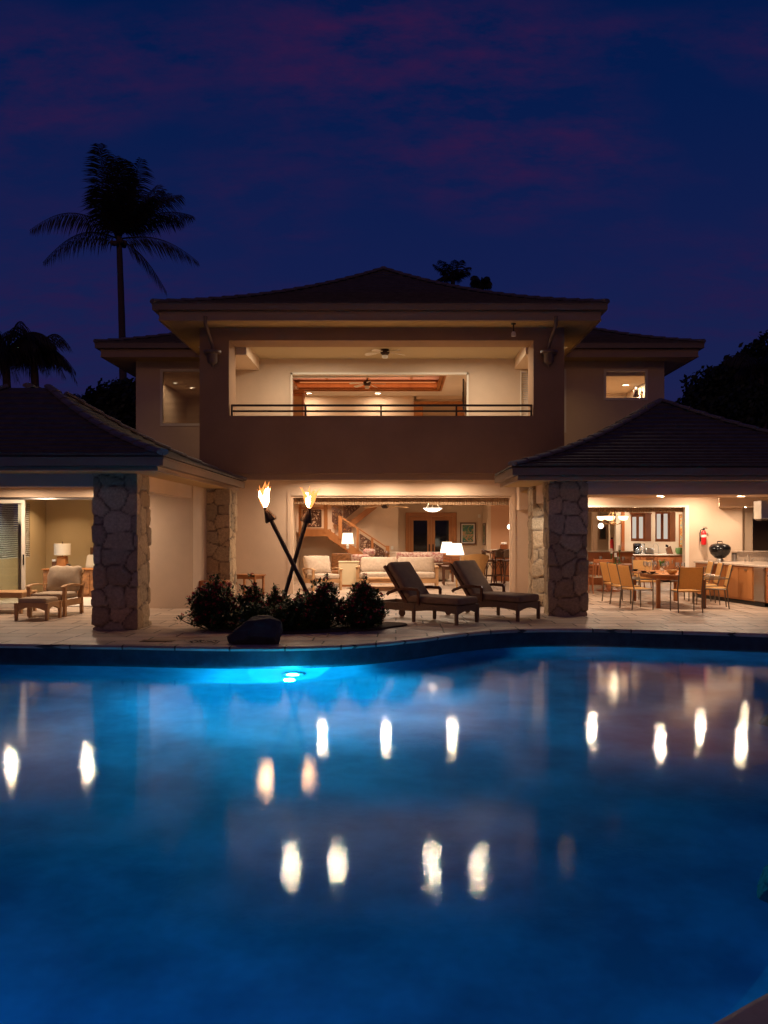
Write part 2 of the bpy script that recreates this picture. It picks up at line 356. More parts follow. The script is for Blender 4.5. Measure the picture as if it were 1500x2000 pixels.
# ================================================================ ground, pool
WZ = -.28
ctrl = [(-14, 12.7), (-10, 12.65), (-7, 12.52), (-4.5, 12.32), (-2.42, 12.10), (-.95, 12.25), (.2, 12.92), (1.06, 13.72), (1.99, 14.25), (3.3, 14.35), (5, 13.98), (6.6, 13.5), (8.3, 13.0),
        (10.3, 12.2), (10.4, 11.0), (8.8, 10.2), (6.6, 9.9), (5.5, 9.0), (4.8, 7.4), (4.0, 5.9), (3.3, 4.75), (2.65, 4.0), (1.95, 3.44), (1.37, 3.07), (1.08, 2.87), (.5, 2.5), (-.6, 2.1), (-3, 1.7), (-7, 1.6), (-11, 2.2), (-14.5, 4), (-16, 7.5), (-15.6, 11)]
def catmull(c, k=8):
    o = []; n = len(c)
    for i in range(n):
        p = [Vector((*c[(i+j-1) % n], 0)) for j in range(4)]
        for s in range(k):
            t = s/k
            o.append(.5*((2*p[1])+(-p[0]+p[2])*t+(2*p[0]-5*p[1]+4*p[2]-p[3])*t*t+(-p[0]+3*p[1]-3*p[2]+p[3])*t**3))
    return o
edge = catmull(ctrl)
NE = len(edge)
def offset(loop, d):      # positive = towards the water
    n = len(loop); o = []
    for i in range(n):
        t = (loop[(i+2) % n]-loop[(i-2) % n]).normalized(); o.append(loop[i]+Vector((t.y, -t.x, 0))*d)
    return o
def area(l): return sum(l[i].x*l[(i+1) % len(l)].y-l[(i+1) % len(l)].x*l[i].y for i in range(len(l)))/2
SG = 1 if area(edge) < 0 else -1
def off(d): return offset(edge, d*SG)
def sheet(name, outer, inner, z, material):
    bm = bmesh.new(); es = []
    for lp in (outer, inner):
        vs = [bm.verts.new((p[0], p[1], z)) for p in lp]
        es += [bm.edges.new((vs[i], vs[(i+1) % len(vs)])) for i in range(len(vs))]
    bmesh.ops.triangle_fill(bm, edges=es, use_beauty=True)
    bmesh.ops.recalc_face_normals(bm, faces=bm.faces)
    if bm.faces and sum(f.normal.z for f in bm.faces) < 0: bmesh.ops.reverse_faces(bm, faces=bm.faces)
    me = bpy.data.meshes.new(name); bm.to_mesh(me); bm.free(); ob = bpy.data.objects.new(name, me); COL.objects.link(ob); me.materials.append(material); return ob
terr_out = [(-20, -1), (20, -1), (20, 36), (-20, 36)]
tag(sheet('terrace', terr_out, off(-.40), 0, M['pave']), None, None, None, 'structure')
tag(sheet('lawn', [(-500, -300), (500, -300), (500, 700), (-500, 700)], terr_out, -.02, M['lawn']), None, None, None, 'structure')
def strip(loops, closed=True):
    mb = MB(); vs = []
    for lp, z in loops: vs += [(p.x, p.y, z) for p in lp]
    fs = [(k*NE+i, k*NE+(i+1) % NE, (k+1)*NE+(i+1) % NE, (k+1)*NE+i) for k in range(len(loops)-1) for i in range(NE)]
    return mb.add(vs, fs)
coping = strip([(off(-.40), -.02), (off(-.40), .006), (off(-.03), .012), (off(0), .004), (off(.015), -.02), (off(.0), -.05), (off(-.05), -.055)]).build('pool_coping', M['pave'], None, True)
tag(coping, None, None, None, 'structure')
shell = strip([(off(-.05), -.05), (off(-.04), -.46)]); wall = shell.build('pool_wall', M['pooltile']); tag(wall, None, None, None, 'structure')
rings = [(off(-.04), -.46), (off(-.0), -1.15), (off(.12), -1.40), (off(.4), -1.60), (off(1.0), -1.72)]
fl = strip(rings); last = [(p.x, p.y, -1.72) for p in off(1.0)]
fl.add(last, [tuple(range(NE))]); flo = fl.build('pool_floor', M['pool'], None, True); tag(flo, None, None, None, 'structure')
wt = MB(); wt.add([(p.x, p.y, WZ) for p in off(-.045)], [tuple(range(NE))[::(1 if area(edge) > 0 else -1)]]); wo = wt.build('pool_water', M['water']); tag(wo, None, None, None, 'structure')
# underwater light under the far coping
def pool_light(x, y, rz, label, pw):
    t = thing('pool_light', label, 'pool light', (x, y, -.86), rz, 'underwater pool lights')
    a = MB(); a.lathe([(.13, 0), (.16, 0), (.16, .012), (.13, .02)], n=32, axis=Vector((0, -1, 0))); a.build('rim', M['steel'], t, True)
    a = MB(); a.lathe([(0.0, .03), (.08, .026), (.13, .008)], n=32, axis=Vector((0, -1, 0))); a.build('lens', M['pool_lens'], t, True)
    lamp('POINT', (0, -.42, -.0), pw, (.02, .85, 1) if 'far pool wall' in label else (.01, .35, 1), t, .08); return t
pool_light(X(572, 12.1), 12.11, 0, 'bright cyan underwater lamp in the far pool wall below the boulder', 620)
for (x, y, rz, pw, lb) in ((2.60, 3.97, R(-60), 5, 'added underwater lamp hidden by the right hand coping curve beside the near boulder'), (-6.6, 1.75, R(180), 115, 'added unseen underwater lamp under the near coping at the far left of the pool'),
                       (-1.6, 2.0, R(186), 100, 'added unseen underwater lamp under the near coping below the viewer'),
                       (-12.5, 12.6, 0, 60, 'added unseen underwater lamp in the far wall beyond the left edge'), (8.6, 10.25, R(165), 30, 'added unseen underwater lamp in the bay wall beyond the right edge')):
    pool_light(x, y, rz, lb, pw)  # unseen lamps added in the pool walls to brighten the water

# ================================================================ villa
villa = thing('villa', 'two storey beige stucco villa with broad balcony and dark tiled hip roofs lit from inside', 'villa')
def part(mb, name, m, parent=villa, **k): return mb.build(name, M[m] if isinstance(m, str) else m, parent, **k)
def prof(t): return .62*t+.38*t*t
def hip_roof(x0, x1, y0, y1, ze, rise, a, parent, n=16, cut=None, caps=(0, 1, 2, 3)):
    mb = MB(); W = min(x1-x0, y1-y0)/2; a = min(a, W-.01)
    def rect(t, dz):
        d = a*t; z = ze+rise*prof(t)+dz; return [(x0+d, y0+d, z), (x1-d, y0+d, z), (x1-d, y1-d, z), (x0+d, y1-d, z)]
    for i in range(n):
        t0, t1 = i/n, (i+1)/n
        lo, up, low = rect(t0, .038), rect(min(1, t1+.004), .0), rect(t0, -.004)
        mb.add(low+lo+up, [(k, (k+1) % 4, 4+(k+1) % 4, 4+k) for k in range(4)]+[(4+k, 4+(k+1) % 4, 8+(k+1) % 4, 8+k) for k in range(4)])
    top = rect(1, .0); mb.add(top, [(0, 1, 2, 3)])
    und = rect(0, -.004); mb.add(und, [(3, 2, 1, 0)])
    cp = MB()
    def capline(pts):
        L = [0]
        for i in range(1, len(pts)): L.append(L[-1]+(pts[i]-pts[i-1]).length)
        k = max(2, int(L[-1]/.40)); st = L[-1]/k
        def at(s):
            for i in range(1, len(pts)):
                if s <= L[i] or i == len(pts)-1: return pts[i-1].lerp(pts[i], (s-L[i-1])/max(1e-6, L[i]-L[i-1]))
        for i in range(k):
            A = at(i*st)+Vector((0, 0, .052)); B = at(min(L[-1], (i+1)*st+.03))+Vector((0, 0, .03))
            cp.tube([A, B], [.11, .095], 8, flat=(1, .5))
    for k in caps:
        capline([Vector(rect(j/12, .0)[k]) for j in range(13)])
    if a < W: 
        pass
    if (top[1][0]-top[0][0]) > .3 or (top[2][1]-top[1][1]) > .3:
        A = (Vector(top[0])+Vector(top[1 if (top[1][0]-top[0][0]) < (top[2][1]-top[1][1]) else 3]))/2
        B = (Vector(top[2])+Vector(top[3 if (top[1][0]-top[0][0]) < (top[2][1]-top[1][1]) else 1]))/2
        capline([A, B])
    r = part(mb, 'roof', 'tile', parent); c = part(cp, 'ridge_tile', 'cap', r, smooth=True)
    if cut:
        cx, cy = cut
        for ob in (r, c):
            bm = bmesh.new(); bm.from_mesh(ob.data)
            for co_, no in (((cx, 0, 0), (1, 0, 0)), ((0, cy, 0), (0, 1, 0))):
                bmesh.ops.bisect_plane(bm, geom=bm.verts[:]+bm.edges[:]+bm.faces[:], plane_co=co_, plane_no=no)
            dl = [f for f in bm.faces if f.calc_center_median().x < cx and f.calc_center_median().y > cy]
            bmesh.ops.delete(bm, geom=dl, context='FACES'); bm.to_mesh(ob.data); bm.free()
    return r
def gutterline(x0, x1, y0, y1, zt, zs, parent, wall=None, sof='soffit', cut=None, inner=1.2):
    g = MB(); g.ring(x0, x1, y0, y1, .012, zt-.15, zt-.01); g.ring(x0-.012, x1+.012, y0-.012, y1+.012, .03, zt-.035, zt-.008); g.ring(x0+.012, x1-.012, y0+.012, y1-.012, .11, zt-.15, zt-.135)
    f = MB(); f.ring(x0+.13, x1-.13, y0+.13, y1-.13, .035, zs-.012, zt-.02); f.ring(x0+.118, x1-.118, y0+.118, y1-.118, .012, zs-.012, zs+.02); f.ring(x0+.118, x1-.118, y0+.118, y1-.118, .0115, zt-.20, zt-.165)
    s = MB(); s.ring(x0+.165, x1-.165, y0+.165, y1-.165, inner, zs, zs+.03); s.ring(x0+.24, x1-.24, y0+.24, y1-.24, .035, zs-.006, zs-.0005)
    obs = [part(g, 'gutter', 'gutter', parent), part(f, 'fascia', 'fascia', parent), part(s, 'soffit', sof, parent)]
    if cut:
        cx, cy = cut
        for ob in obs:
            bm = bmesh.new(); bm.from_mesh(ob.data)
            for co_, no in (((cx, 0, 0), (1, 0, 0)), ((0, cy, 0), (0, 1, 0))):
                bmesh.ops.bisect_plane(bm, geom=bm.verts[:]+bm.edges[:]+bm.faces[:], plane_co=co_, plane_no=no)
            bmesh.ops.delete(bm, geom=[q for q in bm.faces if q.calc_center_median().x < cx and q.calc_center_median().y > cy], context='FACES')
            bm.to_mesh(ob.data); bm.free()
# --- main block roofs
hip_roof(-5.83, 5.02, 19.75, 31.2, 7.12, 2.5, 5.42, villa, 24)
gutterline(-5.83, 5.02, 19.75, 31.2, 7.12, 6.75, villa)
hip_roof(-8.74, 8.9, 24.0, 32.5, 7.14, 1.9, 4.2, villa, 18, caps=(0, 1))
gutterline(-8.74, 8.9, 24.0, 32.5, 7.14, 6.76, villa, inner=.75)
# --- balcony block
BX0, BX1, BY = -4.9, 4.16, 20.6
f = MB()
ox0, ox1, oz0, oz1 = X(447, BY), X(1042, BY), Z(812, BY), Z(665, BY)
f.box(BX0, ox0, BY, BY+.85, 3.12, 6.748); f.box(ox1, BX1, BY, BY+.85, 3.12, 6.748)
f.box(ox0, ox1, BY, BY+.25, 3.12, oz0); f.box(ox0, ox1, BY, BY+.75, oz1, 6.748)
part(f, 'balcony_wall', 'stucco_dark')
f = MB(); f.box(BX0, BX0+.25, BY+.85, 24.8, 3.12, 6.748); part(f, 'side_wall', 'stucco'); f = MB(); f.box(BX1-.25, BX1, BY+.85, 24.8, 3.12, 6.748); part(f, 'side_wall', 'stucco')
f = MB(); f.box(BX0+.02, BX1-.02, BY+.12, BY+.32, 2.97, 3.119); part(f, 'fascia', 'fascia')
f = MB(); f.box(BX0+.25, BX1-.25, BY+.32, 31.0, 3.056, 3.5); part(f, 'floor_slab', 'plaster')
# balcony room
f = MB(); f.box(BX0+.25, BX1-.25, BY+.75, 23.5, 6.57, 6.70); part(f, 'balcony_ceiling', 'plaster_olive')
f = MB(); f.box(BX0+.25, X(507, 23.5), BY+.85, 23.5, 6.25, 6.569); part(f, 'balcony_beam', 'plaster'); f = MB(); f.box(X(1005, 23.5), BX1-.25, BY+.85, 23.5, 6.27, 6.569); part(f, 'balcony_beam', 'plaster')
f = MB(); wx0, wx1, wz = X(568, 23.5), X(915, 23.5), Z(728, 23.5)
f.box(BX0+.25, wx0, 23.5, 23.75, 3.5, 6.57); f.box(wx1, X(1016, 23.5), 23.5, 23.75, 3.5, 6.57); f.box(X(1036, 23.5), BX1-.25, 23.5, 23.75, 3.5, 6.57)
f.box(wx0, wx1, 23.5, 23.75, wz, 6.57); f.box(X(1016, 23.5), X(1036, 23.5), 23.5, 23.75, Z(724, 23.5), 6.57); part(f, 'balcony_back_wall', 'stucco')
f = MB(); f.box(wx0+.001, wx0+.05, 23.44, 23.62, 3.5, wz); f.box(wx1-.05, wx1-.001, 23.44, 23.62, 3.5, wz); f.box(wx0, wx1, 23.44, 23.62, wz-.06, wz-.001)
for i, (a, b_) in enumerate(((568, 655), (640, 740), (728, 830))): f.box(X(a, 23.5), X(b_, 23.5), 23.64+.03*i, 23.665+.03*i, wz-.12+.02*i, wz-.061)
part(f, 'sliding_door_track', 'trim')
w_ = MB(); w_.box(X(1016, 23.5), X(1018, 23.5), 23.46, 23.55, 3.5, Z(724, 23.5)); w_.box(X(1018, 23.5), X(1036, 23.5), 23.46, 23.55, Z(727, 23.5), Z(724, 23.5)); wf = part(w_, 'louvre_window', 'trim')
w_ = MB()
for i in range(38): w_.cbox((X(1027, 23.5), 23.56, 4.2+i*.058), (X(1036, 23.5)-X(1018, 23.5), .004, .05), Matrix.Rotation(R(30), 3, 'X'))
part(w_, 'blind', 'blind', wf)
# railing on the parapet
rl = thing('balcony_railing', 'dark two bar metal railing standing on the balcony parapet', 'railing', (0, 0, 0))
f = MB(); f.box(X(450, BY), X(1041, BY), BY+.10, BY+.14, Z(792.5, BY), Z(788.5, BY)); f.box(X(450, BY), X(1041, BY), BY+.10, BY+.14, Z(803.5, BY), Z(800, BY)); f.build('rail', M['iron'], rl)
for p in (451, 596, 744, 892, 1039): f = MB(); f.box(X(p-1.7, BY), X(p+1.7, BY), BY+.095, BY+.145, oz0, Z(789, BY)-.002); f.build('post', M['iron'], rl)
# upper living room behind the balcony: walls, tray ceiling
f = MB(); f.box(-4.9, -4.65, 24.8, 30.2, 3.5, 6.8); f.box(3.91, 4.16, 24.8, 30.2, 3.5, 6.8)
f.box(-4.65, X(808, 30), 30.0, 30.2, 3.5, 6.8); f.box(X(808, 30), 3.91, 30.9, 31.0, 3.5, 6.8); f.box(X(808, 30)-.02, X(808, 30)+.1, 30.2, 30.9, 3.5, 6.57); f.box(X(808, 30)+.1, 3.91, 30.0, 30.9, 6.45, 6.57)
part(f, 'room_wall', 'plaster')
tx0, tx1, ty0, ty1 = X(574, 29), X(862, 29), 24.6, 29.0
f = MB(); f.box(-4.65, tx0, 23.75, 30.9, 6.57, 6.62); f.box(tx1, 3.91, 23.75, 30.9, 6.57, 6.62); f.box(tx0, tx1, 23.75, ty0, 6.57, 6.62); f.box(tx0, tx1, ty1, 30.9, 6.57, 6.62); cl = part(f, 'tray_ceiling', 'plaster_white')
f = MB(); f.ring(tx0-.005, tx1+.005, ty0-.005, ty1+.005, .07, 6.565, 6.86); f.ring(tx0+.07, tx1-.07, ty0+.07, ty1-.07, .12, 6.60, 6.64); part(f, 'tray_frame', 'wood', cl)
f = MB(); f.box(tx0-.2, tx1+.2, ty0-.2, ty1+.2, 6.98, 7.02); part(f, 'reed_panel', 'tubepink', cl)
f = MB()
for px in (632, 716, 805): f.box(X(px, 27.5)-.04, X(px, 27.5)+.04, ty0-.1, ty1+.1, 6.955, 6.979)
part(f, 'batten', 'wood', cl)
f = MB(); f.box(tx0-.2, tx0-.15, ty0, ty1, 6.6, 6.98); f.box(tx1+.15, tx1+.2, ty0, ty1, 6.6, 6.98); f.box(tx0-.2, tx1+.2, ty1+.15, ty1+.2, 6.6, 6.98); part(f, 'tray_side', 'wood', cl)
f = MB(); f.box(tx0+.2, tx1-.2, ty1+.02, ty1+.06, 6.88, 6.90); part(f, 'cove_light', 'tray_glow', cl)
lamp('AREA', ((tx0+tx1)/2, ty1-.15, 6.68), 2.2, (1, .50, .30), villa, 5.0, (R(180), 0, 0), 'RECTANGLE', size_y=.1)
lamp('AREA', ((tx0+tx1)/2, ty0+.15, 6.68), 17, (1, .66, .50), villa, 5.0, (R(180), 0, 0), 'RECTANGLE', size_y=.1)
# wing walls upstairs with windows
WY = 24.8
def wall_holes(x0, x1, z0, z1, y0, y1, holes):
    mb = MB(); xs = sorted(holes, key=lambda h: h[0]); cur = x0
    for (a, b_, c, d) in xs:
        mb.box(cur, a, y0, y1, z0, z1); mb.box(a, b_, y0, y1, z0, c) if c > z0 else None; mb.box(a, b_, y0, y1, d, z1); cur = b_
    mb.box(cur, x1, y0, y1, z0, z1); return mb
LW = (X(315, WY), X(392, WY)+.05, Z(830, WY), Z(723, WY)); RW = (X(1181, WY), X(1263, WY), Z(780, WY), Z(723, WY)); RS = (X(1097, WY), X(1106, WY), Z(845, WY), Z(721, WY))
part(wall_holes(-7.8, -4.9, 2.4, 6.76, WY, WY+.2, [LW]), 'wall', 'stucco'); part(wall_holes(4.16, 8.0, 2.4, 6.76, WY, WY+.2, [(4.161, RS[1], RS[2], RS[3]), RW]), 'wall', 'stucco')
f = MB(); f.box(-7.8, -7.6, WY+.2, 31.5, 2.4, 6.76); f.box(7.8, 8.0, WY+.2, 31.5, 2.4, 6.76); f.box(-7.6, -4.9, 30, 30.2, 2.4, 6.76); f.box(4.16, 7.8, 28.2, 28.4, 2.4, 6.76); f.box(-7.8, 8.0, 31.5, 31.7, 3.3, 6.9); part(f, 'wall', 'stucco')
for bx_, nm_ in (((-7.6, -4.9, WY+.2, 30, 6.5, 6.6), 'wing_ceiling'), ((4.16, 7.8, WY+.2, 28.2, 6.36, 6.5), 'wing_ceiling'), ((-7.6, -4.9, WY+.2, 30, 3.3, 3.5), 'wing_floor'), ((4.16, 7.8, WY+.2, 28.2, 3.3, 3.5), 'wing_floor')):
    f = MB(); f.box(*bx_); part(f, nm_, 'plaster')
def window(W, name='window', pane='pane', y=WY):
    a, b_, c, d = W; fr = MB(); e = .045
    fr.box(a-.03, a+e, y-.02, y+.06, c-.03, d+.03); fr.box(b_-e, b_+.03, y-.02, y+.06, c-.03, d+.03); fr.box(a+e, b_-e, y-.02, y+.06, d-e, d+.03); fr.box(a+e, b_-e, y-.02, y+.06, c-.03, c+e)
    o = part(fr, name, 'trim'); g = MB(); g.box(a+e, b_-e, y+.02, y+.028, c+e, d-e); part(g, 'pane', pane, o); return o
wl = window(LW, pane='pane_dim'); window(RW); 
f = MB(); f.box(4.162, RS[1], WY-.01, WY+.05, RS[2], RS[3]); part(f, 'window_frame', 'trim')
f = MB()
for i in range(46): f.box(LW[0], LW[1], WY+.10, WY+.104, LW[2]+.05+i*.035, LW[2]+.05+i*.035+.026)
part(f, 'blind', 'shade', wl)
# leader heads and downpipes
for px, s in ((415, 1), (1072, -1)):
    c = P(px, 690, BY-.13); h = MB()
    h.lathe([(.0, -.36), (.025, -.33), (.03, -.28), (.09, -.25), (.125, -.21), (.125, -.03), (.14, -.01), (.215, .0), (.22, .055), (.20, .06), (.19, .02)], c, 16); o = part(h, 'leader_head', 'gutter', smooth=True)
    g = MB(); g.tube([P(px-14*s, 617, 19.83), P(px-14*s, 632, 19.86), P(px-4*s, 664, 20.35), P(px, 676, 20.47), P(px, 690, 20.47)], .045, 10); part(g, 'downpipe', 'gutter', o, smooth=True)
# --- ground floor front wall of the main block
GY = 22.3
gx0, gx1, gz = X(568, GY), X(1000, GY), Z(968, GY)
f = MB(); f.box(-4.9, gx0, GY, GY+.5, 0, 3.055); f.box(gx0, gx1, GY, GY+.5, gz, 3.055); f.box(gx1, 4.2, GY, GY+.5, 0, 3.055); f.box(3.22, 4.2, GY-.5, GY, Z(995, GY-.5), 3.055); part(f, 'front_wall', 'stucco')
f = MB(); f.box(gx0-.09, gx0-.001, GY-.02, GY-.001, 0, gz+.08); f.box(gx1+.001, gx1+.09, GY-.02, GY-.001, 0, gz+.08); f.box(gx0, gx1, GY-.02, GY-.001, gz+.001, gz+.08)
f.box(gx0+.001, gx0+.05, GY+.05, GY+.16, 0, gz-.001); f.box(gx0+.05, gx1-.05, GY+.05, GY+.3, gz-.05, gz-.001); f.box(gx1-.05, gx1-.001, GY+.05, GY+.16, 0, gz-.001); part(f, 'door_surround', 'stucco')
# --- great room interior
f = MB(); f.box(-3.65, -3.45, 22.8, 33.3, 0, 3.05); f.box(-3.45, .05, 29.6, 29.8, 0, 3.05); f.box(-.05, .05, 29.8, 33.0, 0, 3.05); f.box(.05, 3.4, 33.0, 33.2, 0, 3.05)
f.box(3.4, 3.52, 31.0, 33.2, 0, 3.05); part(f, 'room_wall', 'plaster')
f = MB(); f.box(3.521, 4.22, 31.0, 31.15, 0, 3.05); part(f, 'peach_wall', 'plaster_peach')
f = MB(); f.box(3.5, 13.5, 33.0, 33.2, 0, 3.05); f.prism([(9.05, 21.56), (9.25, 21.56), (10.4, 28), (10.2, 28)], 0, 2.9, 'z'); f.box(13.4, 13.6, 21.5, 33, 0, 3.05); part(f, 'room_wall', 'plaster')
f = MB(); f.box(-3.45, 13.4, 22.8, 33.2, 2.9, 3.05); part(f, 'ceiling', 'plaster_white')
f = MB(); f.box(X(1203, 28), 13.4, 28.0, 28.2, 0, 2.9); part(f, 'kitchen_wall', 'plaster_white')
f = MB(); f.box(X(1158, 27), X(1167, 27), 27.0, 27.2, 0, 2.9); part(f, 'pier', 'plaster'); f = MB(); f.box(X(1186, 30), X(1203, 30), 29.6, 29.8, 0, 2.9); part(f, 'pier', 'plaster')
f = MB(); f.box(X(1214, 27.9), X(1220, 27.9), 27.9, 27.999, 0, 2.5); part(f, 'door_frame', 'wood_red')

# ================================================================ stone pillars
def stone_pillar(x0, x1, y0, y1, z1, seed, parent):
    rng = np.random.RandomState(seed); g = .03
    cs = np.array([.40, .40, .33])
    lo = np.array([x0-.6, y0-.6, -.6]); hi = np.array([x1+.6, y1+.6, z1+.6]); n = np.ceil((hi-lo)/cs).astype(int)
    ii = np.stack(np.meshgrid(*[np.arange(k) for k in n], indexing='ij'), -1).reshape(-1, 3)
    seeds = lo+(ii+.5+rng.uniform(-.36, .36, ii.shape))*cs; shade = rng.uniform(.75, 1.18, len(seeds)); warm = rng.uniform(-.06, .06, len(seeds)); bul = rng.uniform(-.004, .034, len(seeds))
    verts = []; cols = []; faces = []
    def face(o, u, v, nrm, lu, lv):
        nu, nv = max(2, int(lu/g)), max(2, int(lv/g)); base = len(verts)
        U, V = np.meshgrid(np.linspace(0, lu, nu+1), np.linspace(0, lv, nv+1), indexing='ij')
        Pt = o+U[..., None]*u+V[..., None]*v; F = Pt.reshape(-1, 3)
        wob = np.array([[mnoise.noise(Vector(p*2.2))*.07, mnoise.noise(Vector(p*2.2+7))*.07, mnoise.noise(Vector(p*2.2+19))*.07] for p in F])
        Q = (F+wob); sc_ = Q/cs*cs.mean(); S = seeds/cs*cs.mean()
        sc_ = Q*np.array([1, 1, 1.2]); S = seeds*np.array([1, 1, 1.2])
        d = (np.abs(sc_[:, None]-S[None])**3.2).sum(2)**(1/3.2); o2 = np.argsort(d, 1)[:, :2]; r = np.arange(len(F)); d1, d2 = d[r, o2[:, 0]], d[r, o2[:, 1]]
        e = np.clip((d2-d1)/.036, 0, 1); e = e*e*(3-2*e); k = o2[:, 0]
        rough = np.array([mnoise.noise(Vector(p*11))*.010+mnoise.noise(Vector(p*27))*.005 for p in F])
        h = -.024+e*(.024+bul[k]+rough)
        Uf, Vf = U.reshape(-1), V.reshape(-1)
        edge_ = np.minimum.reduce([np.clip(Uf/.02, 0, 1), np.clip((lu-Uf)/.02, 0, 1)])
        outp = F+nrm*h[:, None]
        # corners: pull towards the arris so adjoining faces meet
        cx = np.where(Uf < 1e-6, 1, 0)+np.where(Uf > lu-1e-6, 1, 0)
        other = np.where((Uf < 1e-6)[:, None], -u, u); outp = np.where(cx[:, None] > 0, F+(nrm+other)*(h*.9)[:, None], outp)
        mort = np.array([.15, .105, .075]); stone = np.stack([.50*shade[k]*(1+warm[k]), .375*shade[k], .235*shade[k]*(1-warm[k])], 1)
        C = mort+(stone-mort)*np.maximum(e, 0)[:, None]
        verts.extend(outp.tolist()); cols.extend(C.tolist())
        for i in range(nu):
            for j in range(nv):
                a = base+i*(nv+1)+j; faces.append((a, a+nv+1, a+nv+2, a+1))
    A = np.array
    face(A([x0, y0, 0]), A([1, 0, 0]), A([0, 0, 1]), A([0, -1, 0]), x1-x0, z1); face(A([x1, y0, 0]), A([0, 1, 0]), A([0, 0, 1]), A([1, 0, 0]), y1-y0, z1)
    face(A([x1, y1, 0]), A([-1, 0, 0]), A([0, 0, 1]), A([0, 1, 0]), x1-x0, z1); face(A([x0, y1, 0]), A([0, -1, 0]), A([0, 0, 1]), A([-1, 0, 0]), y1-y0, z1)
    me = bpy.data.meshes.new('stone_pillar'); me.from_pydata(verts, [], faces); me.update()
    ca = me.color_attributes.new('stonecol', 'FLOAT_COLOR', 'POINT'); ca.data.foreach_set('color', np.c_[np.array(cols), np.ones(len(cols))].astype(np.float32).ravel())
    me.polygons.foreach_set('use_smooth', [True]*len(faces))
    ob = bpy.data.objects.new('stone_pillar', me); COL.objects.link(ob); me.materials.append(M['stone']); ob.parent = parent; return ob

# ================================================================ bedroom pavilion (beyond the left of the pool)
pv = thing('pavilion', 'bedroom pavilion with blue lit fascia, stone pillars and open sliding doors', 'pavilion', (0, 0, 0), 0)
hip_roof(-10.9, -3.75, 13.3, 20.46, 2.92, 1.62, 3.16, pv, 15)
gutterline(-10.9, -3.75, 13.3, 20.46, 2.90, 2.69, pv, inner=.9)
stone_pillar(-5.226, -4.484, 14.3, 15.04, 2.69, 3, pv); stone_pillar(-4.48, -3.94, 19.5, 20.3, 2.69, 5, pv)
f = MB(); f.box(-10.9, -5.226, 14.34, 14.7, 2.47, 2.69); f.box(-4.80, -4.50, 15.04, 18.2, 2.42, 2.69); f.box(-4.80, -4.48, 18.44, 19.5, 2.42, 2.69); part(f, 'beam', 'stucco', pv)
f = MB(); f.box(-10.7, -4.8, 14.7, 18.2, 2.655, 2.69); part(f, 'porch_ceiling', 'plaster', pv)
LY = 18.2; f = MB(); f.box(X(215, LY), -4.47, LY, LY+.24, 0, 2.69); f.box(-12.5, X(215, LY), LY, LY+.24, Z(971, LY), 2.69); f.box(-4.75, -4.47, LY+.24, GY, 0, 2.69); part(f, 'wall', 'stucco', pv)
f = MB(); f.box(-9.93, -9.73, LY+.24, 19.4, 0, 2.69); f.box(-9.93, -9.73, 22.0, 23.2, 0, 2.69); f.box(-9.93, -9.73, 19.4, 22.0, 0, 1.0); f.box(-9.93, -9.73, 19.4, 22.0, 2.45, 2.69)
f.box(-9.73, -4.9, 23.0, 23.2, 0, 2.69); f.box(-10.0, -4.75, LY+.24, 23.2, 2.60, 2.69); part(f, 'bedroom_wall', 'plaster_olive', pv)
f = MB(); f.box(-9.90, -9.82, 19.4, 22.0, .95, 1.03); wv = part(f, 'window_sill', 'trim', pv)
f = MB()
for i in range(27): f.cbox((-9.76, 20.7, 1.02+i*.054), (.05, 2.6, .006), Matrix.Rotation(R(38), 3, 'Y'))
part(f, 'blind', 'blind', wv)
f = MB(); f.box(X(0, 18.4)-3.2, X(215, LY), LY+.05, LY+.19, Z(971, LY)-.05, Z(971, LY)-.001); part(f, 'door_track', 'steel', pv)
def slide_panel(xa, xb, y):
    t = MB(); e = .075; z1 = Z(971, LY)-.055
    t.box(xa, xa+e, y, y+.045, .01, z1); t.box(xb-e, xb, y, y+.045, .01, z1); t.box(xa+e, xb-e, y, y+.045, z1-e, z1); t.box(xa+e, xb-e, y, y+.045, .01, .10)
    o = part(t, 'sliding_door', 'trim', pv); g = MB(); g.box(xa+e, xb-e, y+.018, y+.026, .10, z1-e); part(g, 'pane', 'pane', o); return o
slide_panel(X(50, 18.3)-1.35, X(50, 18.3), LY+.06); d2 = slide_panel(X(43, 18.35)-1.35, X(43, 18.35), LY+.12)
f = MB(); f.box(X(46, 18.25)-.012, X(46, 18.25)+.012, LY+.03, LY+.059, .95, 1.18); part(f, 'handle', 'black', d2)

# ================================================================ dining pavilion
pd = thing('pavilion', 'dining pavilion with dark tiled hip roof and brown stone pillars beside the outdoor kitchen', 'pavilion', (0, 0, 0), 0)
hip_roof(2.23, 10.6, 16.0, 24.4, 2.95, 1.9, 4.18, pd, 18, cut=(3.25, 18.9))
gutterline(2.23, 10.6, 16.0, 24.4, 2.93, 2.70, pd, cut=(3.25, 18.9), inner=1.3)
stone_pillar(3.05, 3.81, 16.6, 17.18, 2.70, 11, pd); stone_pillar(3.06, 3.81, 18.6, 19.25, 2.70, 12, pd)
f = MB(); f.box(3.81, 12.5, 16.62, 17.0, 2.43, 2.70); f.box(3.12, 3.5, 17.18, 18.6, 2.31, 2.70); part(f, 'beam', 'stucco', pd)
f = MB(); f.box(3.5, 12.5, 17.0, 19.2, 2.475, 2.52); f.box(3.5, 12.5, 19.2, 19.3, 2.475, 2.68); f.box(3.5, 12.5, 19.3, 21.3, 2.665, 2.70); part(f, 'porch_ceiling', 'plaster', pd)
RY = 21.3; dx0, dx1, dzt = 4.3, X(1345, RY), Z(987, RY)
